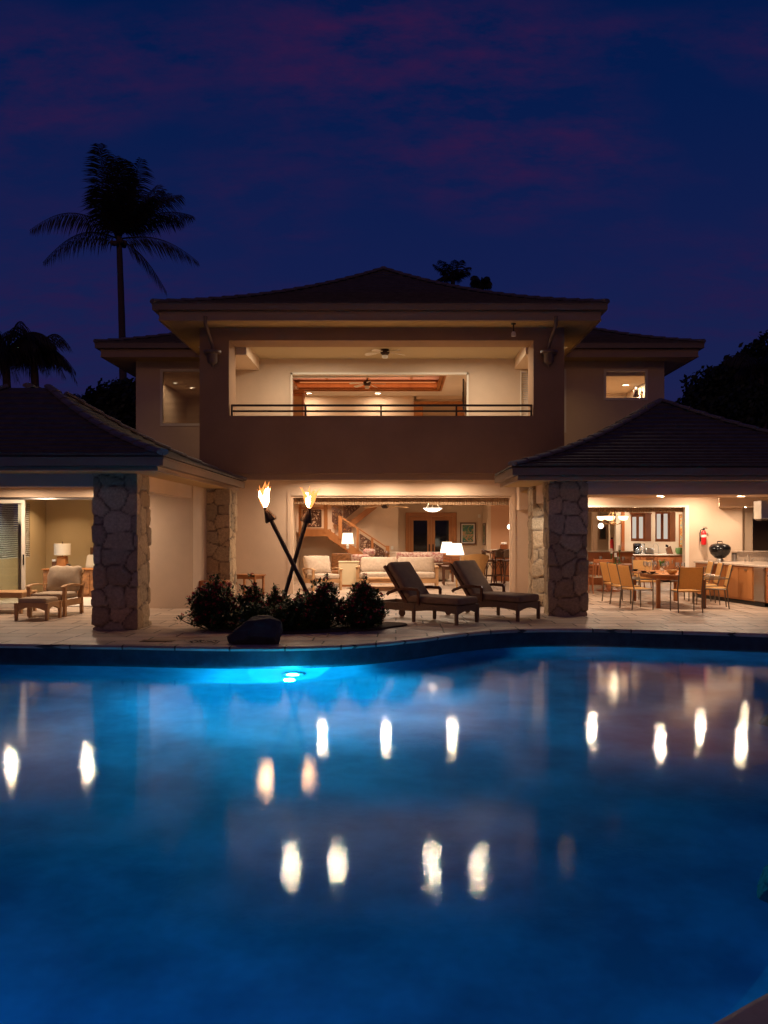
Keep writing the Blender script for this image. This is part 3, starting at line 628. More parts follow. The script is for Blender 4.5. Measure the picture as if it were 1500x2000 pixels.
f = MB(); f.box(dx0, dx1, RY, RY+.25, dzt, 2.70); f.box(dx1, X(1450, RY), RY, RY+.25, 0, 2.70); f.box(X(1450, RY), 12.5, RY, RY+.25, 0, Z(1077, RY)); f.box(3.9, dx0, RY, GY, 0, 2.70); f.box(12.3, 12.5, 17, RY, 0, 2.7); part(f, 'wall', 'stucco', pd)
f = MB(); f.box(dx1-.10, dx1-.001, RY-.03, RY+.1, 0, dzt); f.box(dx1-.06, dx1-.002, RY+.10, RY+.3, 0, dzt); f.box(dx0, dx1-.1, RY-.03, RY+.1, dzt-.05, dzt-.001); part(f, 'door_surround', 'trim', pd)
f = MB(); f.prism([(8.26, RY-.001), (7.95, 20.45), (12.3, 20.45), (12.3, RY-.001)], 2.295, 2.664, 'z'); part(f, 'soffit_box', 'plaster', pd)
# ================================================================ light fixtures, and unseen fill lamps indoors
WARM = (1, .74, .52)
def downlight(x, y, z, pw, label, group, col=WARM, r=.06, lens='lens', **kw):
    t = thing('ceiling_light', label, 'ceiling light', (x, y, z), 0, group)
    a = MB(); a.lathe([(r+.004, 0), (r+.03, 0), (r+.032, -.006), (r+.006, -.009), (r+.004, 0)], n=20); a.build('trim_ring', M['trim'], t, True)
    a = MB(); a.lathe([(0, -.0015), (r, -.0015)], n=20); a.build('lens', M[lens], t)
    lamp('AREA', (0, 0, -.004), pw, col, t, r*2, **kw)
    return t
G1 = 'downlights under the balcony'
for px, s in ((629, 'left of the three under the balcony, above the torch flames'), (754, 'middle of the three under the balcony, above the sofa'), (882, 'right of the three under the balcony, above the bowl pendant')):
    downlight(X(px, 21.42), 21.42, 3.052, 22, 'small recessed downlight, '+s, G1)
for px, s in ((22, 'over the teak coffee table'), (170, 'nearer the stone pillar')):
    downlight(X(px, 17.4), 17.4, 2.652, 17, 'recessed downlight in the bedroom porch ceiling '+s, 'downlights in the bedroom porch')
for px, D, z, s in ((1290, 18.35, 2.473, 'bright disc above the dining table left of the fire extinguisher'), (1447, 18.35, 2.473, 'bright disc above the steel ice maker'),
                    (1156, 20.6, 2.662, 'recessed porch downlight just behind the brown pillar'), (1368, 20.5, 2.662, 'recessed porch downlight above the fire extinguisher')):
    downlight(X(px, D), D, z, 18, s, 'downlights in the dining porch', r=.075 if z < 2.5 else .06)
downlight(X(1456, 20.6), 20.6, 2.293, 5, 'small downlight under the boxed soffit over the black grill', 'downlights in the dining porch', r=.035)
for px, s in ((569, 'outer left'), (659, 'inner left'), (843, 'inner right'), (935, 'outer right')):
    downlight(X(px, 21.85), 21.85, 6.568, 15, s+' recessed downlight in the balcony ceiling', 'downlights in the balcony ceiling', col=(1, .82, .60))
for x_, s in ((-5.36, 'left'), (4.60, 'right')):
    downlight(x_, 22.8, 6.747, 3.2, 'recessed downlight under the '+s+' side eave of the upper storey, washing the wing wall', 'downlights under the side eaves', col=(1, .66, .30), lens='trim', spread=R(142))
for px, s in ((602, 'white spot in the upstairs ceiling left of the tray'), (738, 'white spot in the upstairs ceiling below the room fan')):
    downlight(X(px, 29.4), 29.4, 6.566, 8, s, 'downlights in the upstairs room', r=.09)
for x, y in ((3.0, 28), (-1.0, 26.5), (2.9, 25)): lamp('AREA', (x, y, 6.5), 11, WARM, villa, .12, spread=R(125))  # bare fill lamps without fixtures, added to brighten the upstairs room
lamp('AREA', (X(1218, 27), 26.6, 6.30), 30, (1, .74, .48), villa, .12); downlight(X(1222, 26.5), 26.5, 6.355, 6, 'bright ceiling spot seen through the small upper right window', 'spots behind the upper windows', r=.09)  # the bare area lamp is an added fill for the wing room
for px, s in ((343, 'upper'), (363, 'lower')):
    downlight(X(px, 27), 27+(px-343)*.04, 6.498, 9, s+' spot glimpsed through the blind of the upper left window', 'spots behind the upper windows', r=.07)
for px, D, s in ((653, 24.2, 'spot over the floor lamp side of the great room'), (732, 24.2, 'spot over the sofa side of the great room')):
    downlight(X(px, D), D, 2.898, 16, 'tiny bright '+s, 'downlights in the great room')
for i, (x, y, p) in enumerate(((-1.6, 27.5, 17), (1.0, 26.3, 15), (1.6, 30.6, 17), (3.6, 28.5, 17), (-2.4, 28.6, 10), (5.6, 24, 15), (8, 25, 14), (9.2, 27.2, 16), (7.6, 27.2, 14), (6.2, 29.8, 20))):
    lamp('AREA', (x, y, 2.89), p*(.85 if i < 5 else .68), WARM if i < 5 else (1, .76, .52), villa, .3, spread=R(135))  # unseen fill lamps added to light the great room and kitchen
lamp('AREA', (-7.6, 20.4, 2.59), 12, (1, .66, .36), pv, .12, spread=R(130)); lamp('AREA', (-9.0, 21.9, 2.59), 6, (1, .66, .36), pv, .12, spread=R(130)); lamp('AREA', (-9.3, 19.6, 2.58), 14, (1, .9, .78), pv, .1, spread=R(130))  # added bedroom fill lamps, no fixture drawn

# ================================================================ torches
def torch(top, bot, fl, label, seed):
    rnd = random.Random(seed); ax = (top-bot).normalized(); t = thing('tiki_torch', label, 'torch', bot, 0, 'crossed torches in the planting bed'); o = bot
    a = MB(); n = 13; L = (top-bot).length; pts = [ax*L*i/(n-1) for i in range(n)]; a.tube(pts, [.038+.004*(i % 2) for i in range(n)], 10); a.build('pole', M['bamboo'], t, True)
    a = MB(); a.lathe([(.0, -.03), (.105, -.03), (.115, 0), (.028, .23), (.040, .245), (.0, .245)], ax*L, 18, ax); a.build('burner_cone', M['bronze'], t, True)
    base = ax*L+ax*.25; core = MB(); tip = MB()
    def tongue(mb, off, h, wd, lean, ph):
        pts = []; rs = []
        for i in range(9):
            s = i/8; pts.append(base+Vector((off[0]*min(1, .25+1.8*s)+lean*s*s*h+math.sin(ph+s*6)*.02*s, off[1]+math.cos(ph+s*5)*.015*s, h*s))); rs.append(max(.002, wd*math.sin(math.pi*(.06+.93*s)**.85)**.9))
        mb.tube(pts, rs, 9)
    for k in range(7): tongue(core, (rnd.uniform(-.035, .035), rnd.uniform(-.03, .03)), fl*rnd.uniform(.6, .88), .05, rnd.uniform(-.35, .25), rnd.uniform(0, 6))
    for k in range(13): tongue(tip, (rnd.uniform(-.08, .08), rnd.uniform(-.05, .05)), fl*rnd.uniform(.75, 1.12), .020, rnd.uniform(-.35, .3), rnd.uniform(0, 6))
    f1 = core.build('flame', M['flame_core'], t, True); tip.build('flame_tip', M['flame_tip'], f1, True)
    lamp('POINT', base+Vector((0, 0, .16)), 105, (1, .48, .19), t, .10)
    return t
def dirpt(p, q, z, D):   # pole through two seen points carried down to the soil
    a, b_ = P(*p, D), P(*q, D); s = (a.z-z)/(a.z-b_.z); return Vector((a.x+(b_.x-a.x)*s, D, z))
torch(P(529, 1015, 15.3), dirpt((529, 1015), (597, 1152), .02, 15.3), .44, 'burning torch leaning left with the larger flame', 4)
torch(P(598, 1017, 15.5), dirpt((598, 1017), (551, 1180), .02, 15.5), .36, 'burning torch leaning right with the smaller flame', 9)

# ================================================================ furniture makers
def chaise(loc, rz, label):     # foot at local origin, head towards +Y
    t = thing('chaise_longue', label, 'chaise longue', loc, rz, 'chaise longues on the terrace')
    W, L = .34, 1.95
    for s in (-1, 1):           # arched wicker side skirts
        pl = [(0.02, .34), (0.02, .20)]+[(.05+i*.09, .20+.035*math.sin(math.pi*i/10)) for i in range(11)]+[(L*.98, .20), (L*.98, .34)]
        a = MB(); a.prism(pl, s*W-.018, s*W+.018, 'x'); a.build('side_rail', M['wicker'], t)
    pl = [(-W+.02, .34), (-W+.02, .18)]+[(-W+.04+i*(2*W-.08)/8, .19+.05*math.sin(math.pi*i/8)) for i in range(9)]+[(W-.02, .18), (W-.02, .34)]
    a = MB(); a.prism(pl, L-.04, L-.01, 'y'); a.build('end_rail', M['wicker'], t); a = MB(); a.prism(pl, .0, .035, 'y'); a.build('end_rail', M['wicker'], t)
    for s in (-1, 1):
        for y in (.02, .98):
            a = MB(); a.prism([(s*W-.03, .345), (s*W+.03, .345), (s*W+.022, 0), (s*W-.022, 0)], y-.03, y+.03, 'y'); a.build('leg', M['wicker'], t, bevel=.004)
        a = MB(); a.lathe([(.025, -.02), (.07, -.02), (.075, -.012), (.075, .012), (.07, .02), (.025, .02), (.025, -.02)], (s*(W-.03), L-.2, .075), 18, Vector((1, 0, 0))); a.box(s*(W-.03)-.012, s*(W-.03)+.012, L-.22, L-.18, .08, .24); a.build('wheel', M['wood_dark'], t, True)
    a = MB(); a.pad(-W+.01, W-.01, -.02, 1.18, .345, .485, .045, .08, .004); a.build('seat_cushion', M['cush_dark'], t, True)
    a = MB(); an = R(52); a.M = Matrix.Translation((0, 1.14, .36)) @ Matrix.Rotation(an, 4, 'X')
    a.pad(-W+.01, W-.01, 0, .86, 0, .13, .045, .08, .004); a.build('back_cushion', M['cush_dark'], t, True)
    a = MB(); a.M = Matrix.Translation((0, 1.14, .36)) @ Matrix.Rotation(an, 4, 'X'); a.box(-W+.005, W-.005, 0, .84, -.045, -.012); a.box(-W-.01, -W+.03, -.02, .86, -.05, .01); a.box(W-.03, W+.01, -.02, .86, -.05, .01); a.build('back_frame', M['wood_dark'], t)
    for s in (-1, 1):
        a = MB(); a.tube([(s*(W+.02), .86, .33), (s*(W+.02), .86, .585), (s*(W+.02), .875, .605), (s*(W+.02), 1.1, .615), (s*(W+.02), 1.35, .59), (s*(W+.02), 1.56, .52), (s*(W+.02), 1.60, .48)], .034, 4, flat=(1.15, .75)); a.build('armrest', M['wood_dark'], t, bevel=.005)
    return t
def face(d): return math.atan2(-d[0], d[1])    # +Y of the thing along d
chaise((1.30, 15.2, 0), face((-.79, .61)), 'brown cushioned chaise longue nearer the flowering shrubs, its foot towards the pool')
chaise((2.52, 15.8, 0), face((-.72, .69)), 'brown cushioned chaise longue nearer the stone pillar, its foot beside the pillar')

downlight(3.42, 17.75, 2.305, 7, 'small downlight under the beam between the two right hand stone pillars', 'downlights in the dining porch', col=(1, .84, .70), r=.05)
def lounge_chair(name, label, loc, rz, W=.37, cush='cush_tan', wood='wood_light', grp=None, back=.98):   # faces -Y
    t = thing(name, label, 'armchair', loc, rz, grp)
    for s in (-1, 1):
        a = MB(); a.prism([(s*W-.035, .58), (s*W+.035, .58), (s*W+.03, 0), (s*W-.03, 0)], -.38, -.31, 'y'); a.build('leg', M[wood], t, bevel=.005)
        a = MB(); a.tube([(s*W, .36, 0), (s*W, .33, .40), (s*W, .42, .62)], .042, 4); a.build('leg', M[wood], t)
        a = MB(); a.tube([(s*W, -.43, .585), (s*W, -.30, .615), (s*W, 0, .62), (s*W, .40, .575)], .045, 4, flat=(1.2, .5)); a.build('armrest', M[wood], t, bevel=.006)
        a = MB(); a.box(s*W-.015, s*W+.015, -.31, .34, .20, .33); a.build('side_rail', M[wood], t)
    pl = [(-W+.03, .33), (-W+.03, .20)]+[(-W+.05+i*(2*W-.1)/8, .20+.04*math.sin(math.pi*i/8)) for i in range(9)]+[(W-.03, .20), (W-.03, .33)]
    a = MB(); a.prism(pl, -.36, -.33, 'y'); a.build('front_rail', M[wood], t)
    a = MB(); a.M = Matrix.Translation((0, .30, .34)) @ Matrix.Rotation(R(-20), 4, 'X')
    for k in range(6): a.box(-W+.06+k*(2*W-.12)/5-.02, -W+.06+k*(2*W-.12)/5+.02, .03, .05, 0, .55)
    a.box(-W+.03, W-.03, .02, .06, .52, .60); a.build('back_slats', M[wood], t)
    a = MB(); a.pad(-W+.04, W-.04, -.40, .30, .325, .46, .05, .12, .006); a.build('seat_cushion', M[cush], t, True)
    a = MB(); a.M = Matrix.Translation((0, .27, .43)) @ Matrix.Rotation(R(-18), 4, 'X'); a.pad(-W+.02, W-.02, -.10, .09, 0, back-.42, .08, .35, .045, seed=int(loc[0]*7)); a.build('back_cushion', M[cush], t, True)
    return t
lounge_chair('armchair', 'teak armchair with rumpled tan back cushion on the bedroom porch', (X(105, 16.75), 16.85, 0), R(-6))
t = thing('ottoman', 'low teak ottoman with tan cushion in front of the porch armchair', 'ottoman', (X(72, 15.95), 16.02, 0), R(-4))
for sx in (-1, 1):
    for sy in (-1, 1): a = MB(); a.prism([(sx*.30-.035, .33), (sx*.30+.035, .33), (sx*.30+.024, 0), (sx*.30-.024, 0)], sy*.26-.03, sy*.26+.03, 'y'); a.build('leg', M['wood_light'], t, bevel=.004)
for s in (-1, 1):
    pl = [(-.27, .33), (-.27, .19)]+[(-.25+i*.5/8, .19+.06*math.sin(math.pi*i/8)) for i in range(9)]+[(.27, .19), (.27, .33)]
    a = MB(); a.prism(pl, s*.26-.012, s*.26+.012, 'y'); a.prism([(y*.85, z) for y, z in pl], s*.30-.012, s*.30+.012, 'x'); a.build('apron', M['wood_light'], t)
a = MB(); a.pad(-.28, .28, -.25, .25, .30, .42, .04, .1, .004); a.build('cushion', M['cush_tan'], t, True)
def table(name, label, cat, loc, rz, w, d, h, m='wood', leg=.035, th=.035, group=None, apron=True):
    t = thing(name, label, cat, loc, rz, group)
    a = MB(); a.box(-w/2, w/2, -d/2, d/2, h-th, h); a.build('table_top', M[m], t, bevel=.006)
    if apron: a = MB(); a.box(-w/2+.05, w/2-.05, -d/2+.05, d/2-.05, h-th-.08, h-th-.001); a.build('apron', M[m], t)
    for sx in (-1, 1):
        for sy in (-1, 1): a = MB(); x, y = sx*(w/2-.05), sy*(d/2-.05); a.prism([(x-leg, h-th), (x+leg, h-th), (x+leg*.75, 0), (x-leg*.75, 0)], y-leg, y+leg, 'y'); a.build('leg', M[m], t)
    return t
table('coffee_table', 'low teak coffee table at the far left edge of the porch', 'coffee table', (X(8, 17.3), 17.35, 0), 0, 1.05, .75, .44, 'wood_light')
table('side_table', 'slender brown side table against the wall beside the stone pillar', 'side table', (-3.72, 20.95, 0), R(-28), .70, .45, .60, 'wood', .025)
t = thing('storage_chest', 'reddish wooden chest standing in front of the far stone pillar', 'chest', (X(415, 18.9), 18.95, 0), 0)
a = MB(); a.box(-.33, .33, -.2, .2, .05, .52); a.build('body', M['wood_red'], t, bevel=.006)
a = MB(); a.box(-.35, .35, -.22, .22, .521, .57); a.build('lid', M['wood_red'], t, bevel=.006)
a = MB()
for s in (-1, 1): a.box(s*.29-.03, s*.29+.03, -.19, .19, 0, .049)
a.build('foot', M['wood_dark'], t)

# bedroom
t = thing('dresser', 'rough hewn brown wooden dresser inside the bedroom door', 'dresser', (X(150, 21.2), 21.3, 0))
a = MB(); a.box(-.80, 1.0, -.25, .25, .0, .70); a.build('body', M['wood_rustic'], t, bevel=.01)
a = MB(); a.box(-.83, 1.03, -.28, .28, .701, .735); a.build('top', M['wood'], t, bevel=.006)
for k in range(3): a = MB(); a.box(-.76+k*.59, -.21+k*.59, -.275, -.251, .08, .64); a.build('drawer', M['wood_rustic'], t, bevel=.004)
def drum_lamp(label, loc, sr, sh, base, basem, shadem, pw=0, st=.9, group=None, name='table_lamp', cat='lamp', col=(1, .72, .42)):
    t = thing(name, label, cat, loc, 0, group); zt = base
    a = MB(); a.lathe([(sr, zt), (sr+.003, zt), (sr*st+.003, zt+sh), (sr*st, zt+sh)], n=28); a.build('lamp_shade', M[shadem], t, True)
    a = MB(); a.lathe([(.008, zt+sh-.04), (.008, zt+sh+.03), (.018, zt+sh+.04), (.0, zt+sh+.06)], n=10); a.tube([(0, 0, zt-.06), (0, 0, zt+sh-.03)], .008, 8); a.build('finial', M['bronze'], t, True)
    return t
t = drum_lamp('table lamp with white drum shade and brown square base on the dresser', (X(122, 21.3), 21.3, .736), .20, .29, .34, 'wood', 'shade_unlit', st=1)
a = MB(); a.prism([(-.10, .31), (.10, .31), (.13, 0), (-.13, 0)], -.10, .10, 'y'); a.build('base', M['wood'], t, bevel=.01)
t = thing('wooden_box', 'small brown box on the dresser left of the lamp', 'box', (X(108, 21.3), 21.25, .736)); a = MB(); a.box(-.05, .05, -.05, .05, 0, .17); a.build('body', M['wood_dark'], t, bevel=.004); a = MB(); a.pad(-.055, .055, -.04, .04, .171, .23, .02); a.build('knot', M['white'], t, True)
t = thing('alarm_clock', 'little round grey clock on the dresser right of the lamp', 'clock', (X(137, 21.3), 21.2, .736)); a = MB(); a.lathe([(0, -.02), (.055, -.02), (.062, 0), (.055, .02), (0, .02)], (0, 0, .065), 20, Vector((0, 1, 0))); a.build('case', M['steel'], t, True); a = MB(); a.lathe([(0, .0), (.045, .0)], (0, -.0215, .065), 20, Vector((0, -1, 0))); a.build('dial', M['white'], t)
t = thing('bed', 'bed with dark carved headboard seen behind the dresser', 'bed', (-7.7, 21.9, 0))
a = MB(); a.box(-.75, 1.1, .95, 1.03, 0, 1.24); a.build('headboard', M['wood_dark'], t, bevel=.01); a = MB(); a.pad(-.72, 1.08, -.15, .94, .3, .62, .08); a.build('mattress', M['whitecloth'], t, True); a = MB(); a.box(-.74, 1.1, -.12, .94, .02, .299); a.build('bed_frame', M['wood_dark'], t)
for x, m_, lb, y in ((-8.25, 'whitecloth', 'white pillow leaning on the headboard', 22.62), (-7.95, 'greenpillow', 'yellow green pillow in front of the white pillow', 22.45)):
    a = MB(); a.M = Matrix.Translation((x, y, .64)) @ Matrix.Rotation(R(-18), 4, 'X'); a.pad(-.24, .30, -.08, .08, 0, .42, .07, .5, .01); o = a.build('pillow', M[m_], None, True); tag(o, lb, 'pillow')
a = MB(); a.pad(-8.25, -5.9, 18.55, 20.95, .003, .03, .012); tag(a.build('rug', M['carpet'], None, True), 'pale carpet inside the bedroom doorway', 'rug')

# ---- great room
for nm, lb, px, D, rz, c, W_ in (('armchair', 'cream cushioned wooden armchair by the left jamb of the great room', 628, 23.6, R(28), 'cush', .42),):
    lounge_chair(nm, lb, (X(px, D), D+.25, 0), rz, W_, c, 'wood_light', back=.98)
t = thing('rattan_chair', 'dark brown woven chair behind the cream armchair', 'chair', (X(660, 26), 26, 0), R(-20))
a = MB(); a.pad(-.33, .33, .2, .32, .3, .98, .05); a.build('backrest', M['wood_rustic'], t, True); a = MB(); a.pad(-.33, .33, -.33, .25, .25, .45, .04); a.build('seat', M['wood_rustic'], t, True)
for sx in (-1, 1):
    for sy in (-1, 1): a = MB(); a.box(sx*.28-.025, sx*.28+.025, sy*.26-.025, sy*.26+.025, 0, .26); a.build('leg', M['wood_dark'], t)
def sofa(label, x0, x1, D, seats, m_, wood=True, zb=.92, grp='sofas in the great room'):
    t = thing('sofa', label, 'sofa', ((x0+x1)/2, D, 0), 0, grp); w = (x1-x0)/2
    if wood:
        for s in (-1, 1):
            a = MB(); a.box(s*w-.04, s*w+.04, -.45, -.37, 0, .62); a.box(s*w-.04, s*w+.04, .33, .41, 0, .62); a.build('leg', M['wood_light'], t)
            a = MB(); a.box(s*w-.05, s*w+.05, -.5, .42, .621, .655); a.build('armrest', M['wood_light'], t, bevel=.01)
        a = MB(); a.box(-w+.041, w-.041, -.44, .40, .17, .30); a.build('frame', M['wood_light'], t)
    else:
        for s in (-1, 1): a = MB(); a.pad(s*w-.13, s*w+.13, -.48, .45, .05, .66, .1); a.build('armrest', M[m_], t, True)
        a = MB(); a.pad(-w, w, -.44, .45, .05, .32, .04); a.build('frame', M[m_], t, True)
    for k in range(seats):
        a0, a1 = -w+.05+k*(2*w-.1)/seats, -w+.05+(k+1)*(2*w-.1)/seats
        a = MB(); a.pad(a0+.005, a1-.005, -.47, .25, .305, .47, .05, .1, .005); a.build('seat_cushion', M[m_], t, True)
        a = MB(); a.M = Matrix.Translation((0, .22, .45)) @ Matrix.Rotation(R(-12), 4, 'X'); a.pad(a0+.005, a1-.005, -.02, .19, 0, zb-.44, .08, .3, .012, seed=k); a.build('back_cushion', M[m_], t, True)
    return t
sofa('cream two seat sofa with wooden arms facing the terrace', X(699, 24.4), X(853, 24.4), 24.6, 2, 'cush')
sofa('long cream sofa at the back of the great room before the double doors', X(668, 28), X(870, 28), 28.2, 3, 'cush', False, .98)
for px, D, z, w_, lb, r in ((690, 27.5, .55, .62, 'long floral bolster on the back sofa at the left', 0), (722, 27.9, .84, .22, 'small round floral cushion on top of the back sofa', 1), (823, 27.6, .62, .85, 'long floral bolster on the back sofa at the right', 0)):
    a = MB(); a.pad(X(px, D)-w_, X(px, D)+w_*.9, D-.09, D+.09, z, z+(.36 if not r else .25), .1, .3, .01) ; tag(a.build('cushion', M['floral'], None, True), lb, 'cushion', 'floral cushions')
t = thing('sideboard', 'plain cream low cabinet between the armchair and the sofa', 'cabinet', (X(681, 25.2), 25.3, 0)); a = MB(); a.box(-.30, .30, -.2, .2, .06, .74); a.build('body', M['cream'], t, bevel=.008); a = MB(); a.box(-.32, .32, -.22, .22, .741, .77); a.build('top', M['cream'], t, bevel=.006); a = MB(); a.box(-.27, .27, -.18, .18, 0, .059); a.build('plinth', M['wood'], t)
t = drum_lamp('tall floor lamp with glowing white shade beside the staircase', (X(679, 27.4), 27.4, 0), .20, .36, 1.26, 'x', 'shade_lit', st=.80, name='floor_lamp')
a = MB(); a.lathe([(0, 0), (.15, 0), (.15, .03), (.03, .05), (.02, .5), (.03, .55), (.03, .95), (.022, 1.0), (.022, 1.08)], n=16); a.build('pole', M['wood_red'], t, True)
a = MB(); a.lathe([(.02, 1.08), (.05, 1.12), (.035, 1.16), (.055, 1.2), (.02, 1.25), (0, 1.25)], n=16); a.build('candle_holder', M['white'], t, True)
lamp('POINT', (0, 0, 1.42), 5, (1, .74, .45), t, .06)
def jar_lamp(label, px, D, z, r, basez):
    t = drum_lamp(label, (X(px, D), D, z), r, .36, basez, 'x', 'shade_lit', st=.68, group='table lamps in the great room')
    a = MB(); a.box(-.14, .14, -.10, .10, 0, .03); a.build('foot', M['wood_dark'], t)
    for k in range(3): a = MB(); a.box(-.135, .135, -.09, .09, .045+k*.105, .14+k*.105); a.build('base_block', M['wood_red'], t, bevel=.01)
    lamp('POINT', (0, 0, basez+.16), 5, (1, .76, .48), t, .06); return t
jar_lamp('table lamp with red brown block base and glowing shade, nearer and larger', 889, 26.0, .60, .285, .34)
jar_lamp('glowing table lamp half hidden behind the nearer block lamp', 873, 27.6, .60, .23, .36)
table('end_table', 'dark end table carrying the nearer block lamp', 'end table', (X(885, 26), 26.0, 0), 0, .7, .6, .597, 'wood_dark')
table('end_table', 'dark end table under the half hidden lamp behind', 'end table', (X(869, 27.6), 27.6, 0), 0, .6, .5, .597, 'wood_dark')
table('coffee_table', 'low coffee table with white top in front of the cream sofa', 'coffee table', (X(757, 22.9), 23.0, 0), 0, 1.2, .6, .40, 'wood_light')
table('bench', 'slatted teak bench on the terrace behind the chaise longues', 'bench', (X(752, 20.0), 20.2, 0), 0, 1.1, .5, .36, 'wood_light')
t = thing('armchair', 'light rattan high backed chair with flared back right of the lamps', 'armchair', (X(922, 24.4), 24.5, 0), R(-158), None)
a = MB(); pts = []
for i in range(13):
    u = i/12*2-1; pts.append((u, .22-.14*u*u))
vs = []; 
for k, (zz, ww, yy) in enumerate(((.15, .34, 0), (.42, .36, .02), (.7, .40, .06), (.95, .47, .13), (1.02, .46, .15))):
    for u, y in pts: vs.append((u*ww, y+yy, zz+(.0 if k < 3 else -.06*u*u)))
    for u, y in pts[::-1]: vs.append((u*(ww-.03), y+yy+.04, zz+(.0 if k < 3 else -.06*u*u)))
fs = []; n = 26
for k in range(4): fs += [(k*n+i, k*n+(i+1) % n, (k+1)*n+(i+1) % n, (k+1)*n+i) for i in range(n)]
for i in range(12): fs.append((4*n+i, 4*n+i+1, 4*n+n-2-i, 4*n+n-1-i))
a.add(vs, fs); a.build('backrest', M['rattan'], t, True)
a = MB(); a.pad(-.33, .33, -.34, .2, .2, .42, .03); a.build('seat', M['rattan'], t, True); a = MB(); a.pad(-.30, .30, -.33, .15, .42, .5, .035); a.build('seat_cushion', M['cush'], t, True)
for sx in (-1, 1):
    a = MB(); a.tube([(sx*.33, -.33, 0), (sx*.34, -.33, .58), (sx*.35, -.2, .64), (sx*.36, .1, .64)], .025, 8); a.build('arm', M['rattan'], t, True)
    a = MB(); a.tube([(sx*.30, .2, 0), (sx*.3, .2, .3)], .022, 8); a.build('leg', M['rattan'], t, True)
t = thing('carved_bust', 'small dark carved figure on the back of the cream sofa', 'figurine', (X(755, 25.1), 25.1, .80)); a = MB(); a.lathe([(.0, 0), (.11, 0), (.12, .03), (.06, .10), (.05, .13), (.075, .17), (.08, .22), (.05, .27), (.02, .29), (.0, .295)], n=16); a.build('bust', M['wood_dark'], t, True); a = MB(); a.box(-.08, .08, -.06, .06, -.2, -.001); a.build('stand', M['wood_dark'], t)
# double doors
dd = thing('double_door', 'honey coloured wooden double entrance door with dark glass panels', 'door', (X(842, 33), 32.97, 0)); sc_ = 33/1620
zt_ = Z(1001, 33); a = MB(); w2 = 50*sc_
a.box(-w2, -w2+.16, -.05, .02, 0, zt_); a.box(w2-.16, w2, -.05, .02, 0, zt_); a.box(-w2+.16, w2-.16, -.05, .02, zt_-.16, zt_); a.build('door_frame', M['wood'], dd, bevel=.008)
for s in (-1, 1):
    x0, x1 = (-w2+.165, -.004) if s < 0 else (.004, w2-.165); a = MB(); e = .15
    a.box(x0, x0+e, -.03, .01, .02, zt_-.165); a.box(x1-e, x1, -.03, .01, .02, zt_-.165); a.box(x0+e, x1-e, -.03, .01, zt_-.165-e, zt_-.165); a.box(x0+e, x1-e, -.03, .01, .02, .3); lf = a.build('door_leaf', M['wood'], dd)
    a = MB(); a.box(x0+e, x1-e, -.012, -.004, .3, zt_-.165-e); a.build('glass_panel', M['plug'], lf); a = MB(); xx = -s*-.075
    a.box(xx-.03, xx+.03, -.045, -.031, .75, 1.15); a.build('handle_plate', M['bronze'], lf)
def picture(label, px, D, py, w, h, art, y=None, rz=0, mat_='white', frame='wood_dark', fw=.05):
    t = thing('framed_painting', label, 'painting', P(px, py, D), rz, None)
    a = MB()
    a.box(-w/2, -w/2+fw, -.03, 0, -h/2, h/2); a.box(w/2-fw, w/2, -.03, 0, -h/2, h/2); a.box(-w/2+fw, w/2-fw, -.03, 0, h/2-fw, h/2); a.box(-w/2+fw, w/2-fw, -.03, 0, -h/2, -h/2+fw); a.build('frame', M[frame], t)
    a = MB(); a.box(-w/2+fw, w/2-fw, -.012, -.004, -h/2+fw, h/2-fw); a.build('mount', M[mat_], t); g = fw*1.9
    a = MB(); a.box(-w/2+g, w/2-g, -.016, -.0125, -h/2+g, h/2-g); a.build('picture', M[art], t); return t
picture('framed green and blue painting right of the double doors', 914, 32.95, 1042, 31*sc_, 43*sc_, 'art')
t = picture('dark framed picture seen edge on at the passage right of the painting', 944.5, 31.9, 1043, .8, .85, 'art', rz=R(90)); t.location = (3.385, 32.0, Z(1043, 31.9)); t.rotation_euler = (0, 0, R(-90))
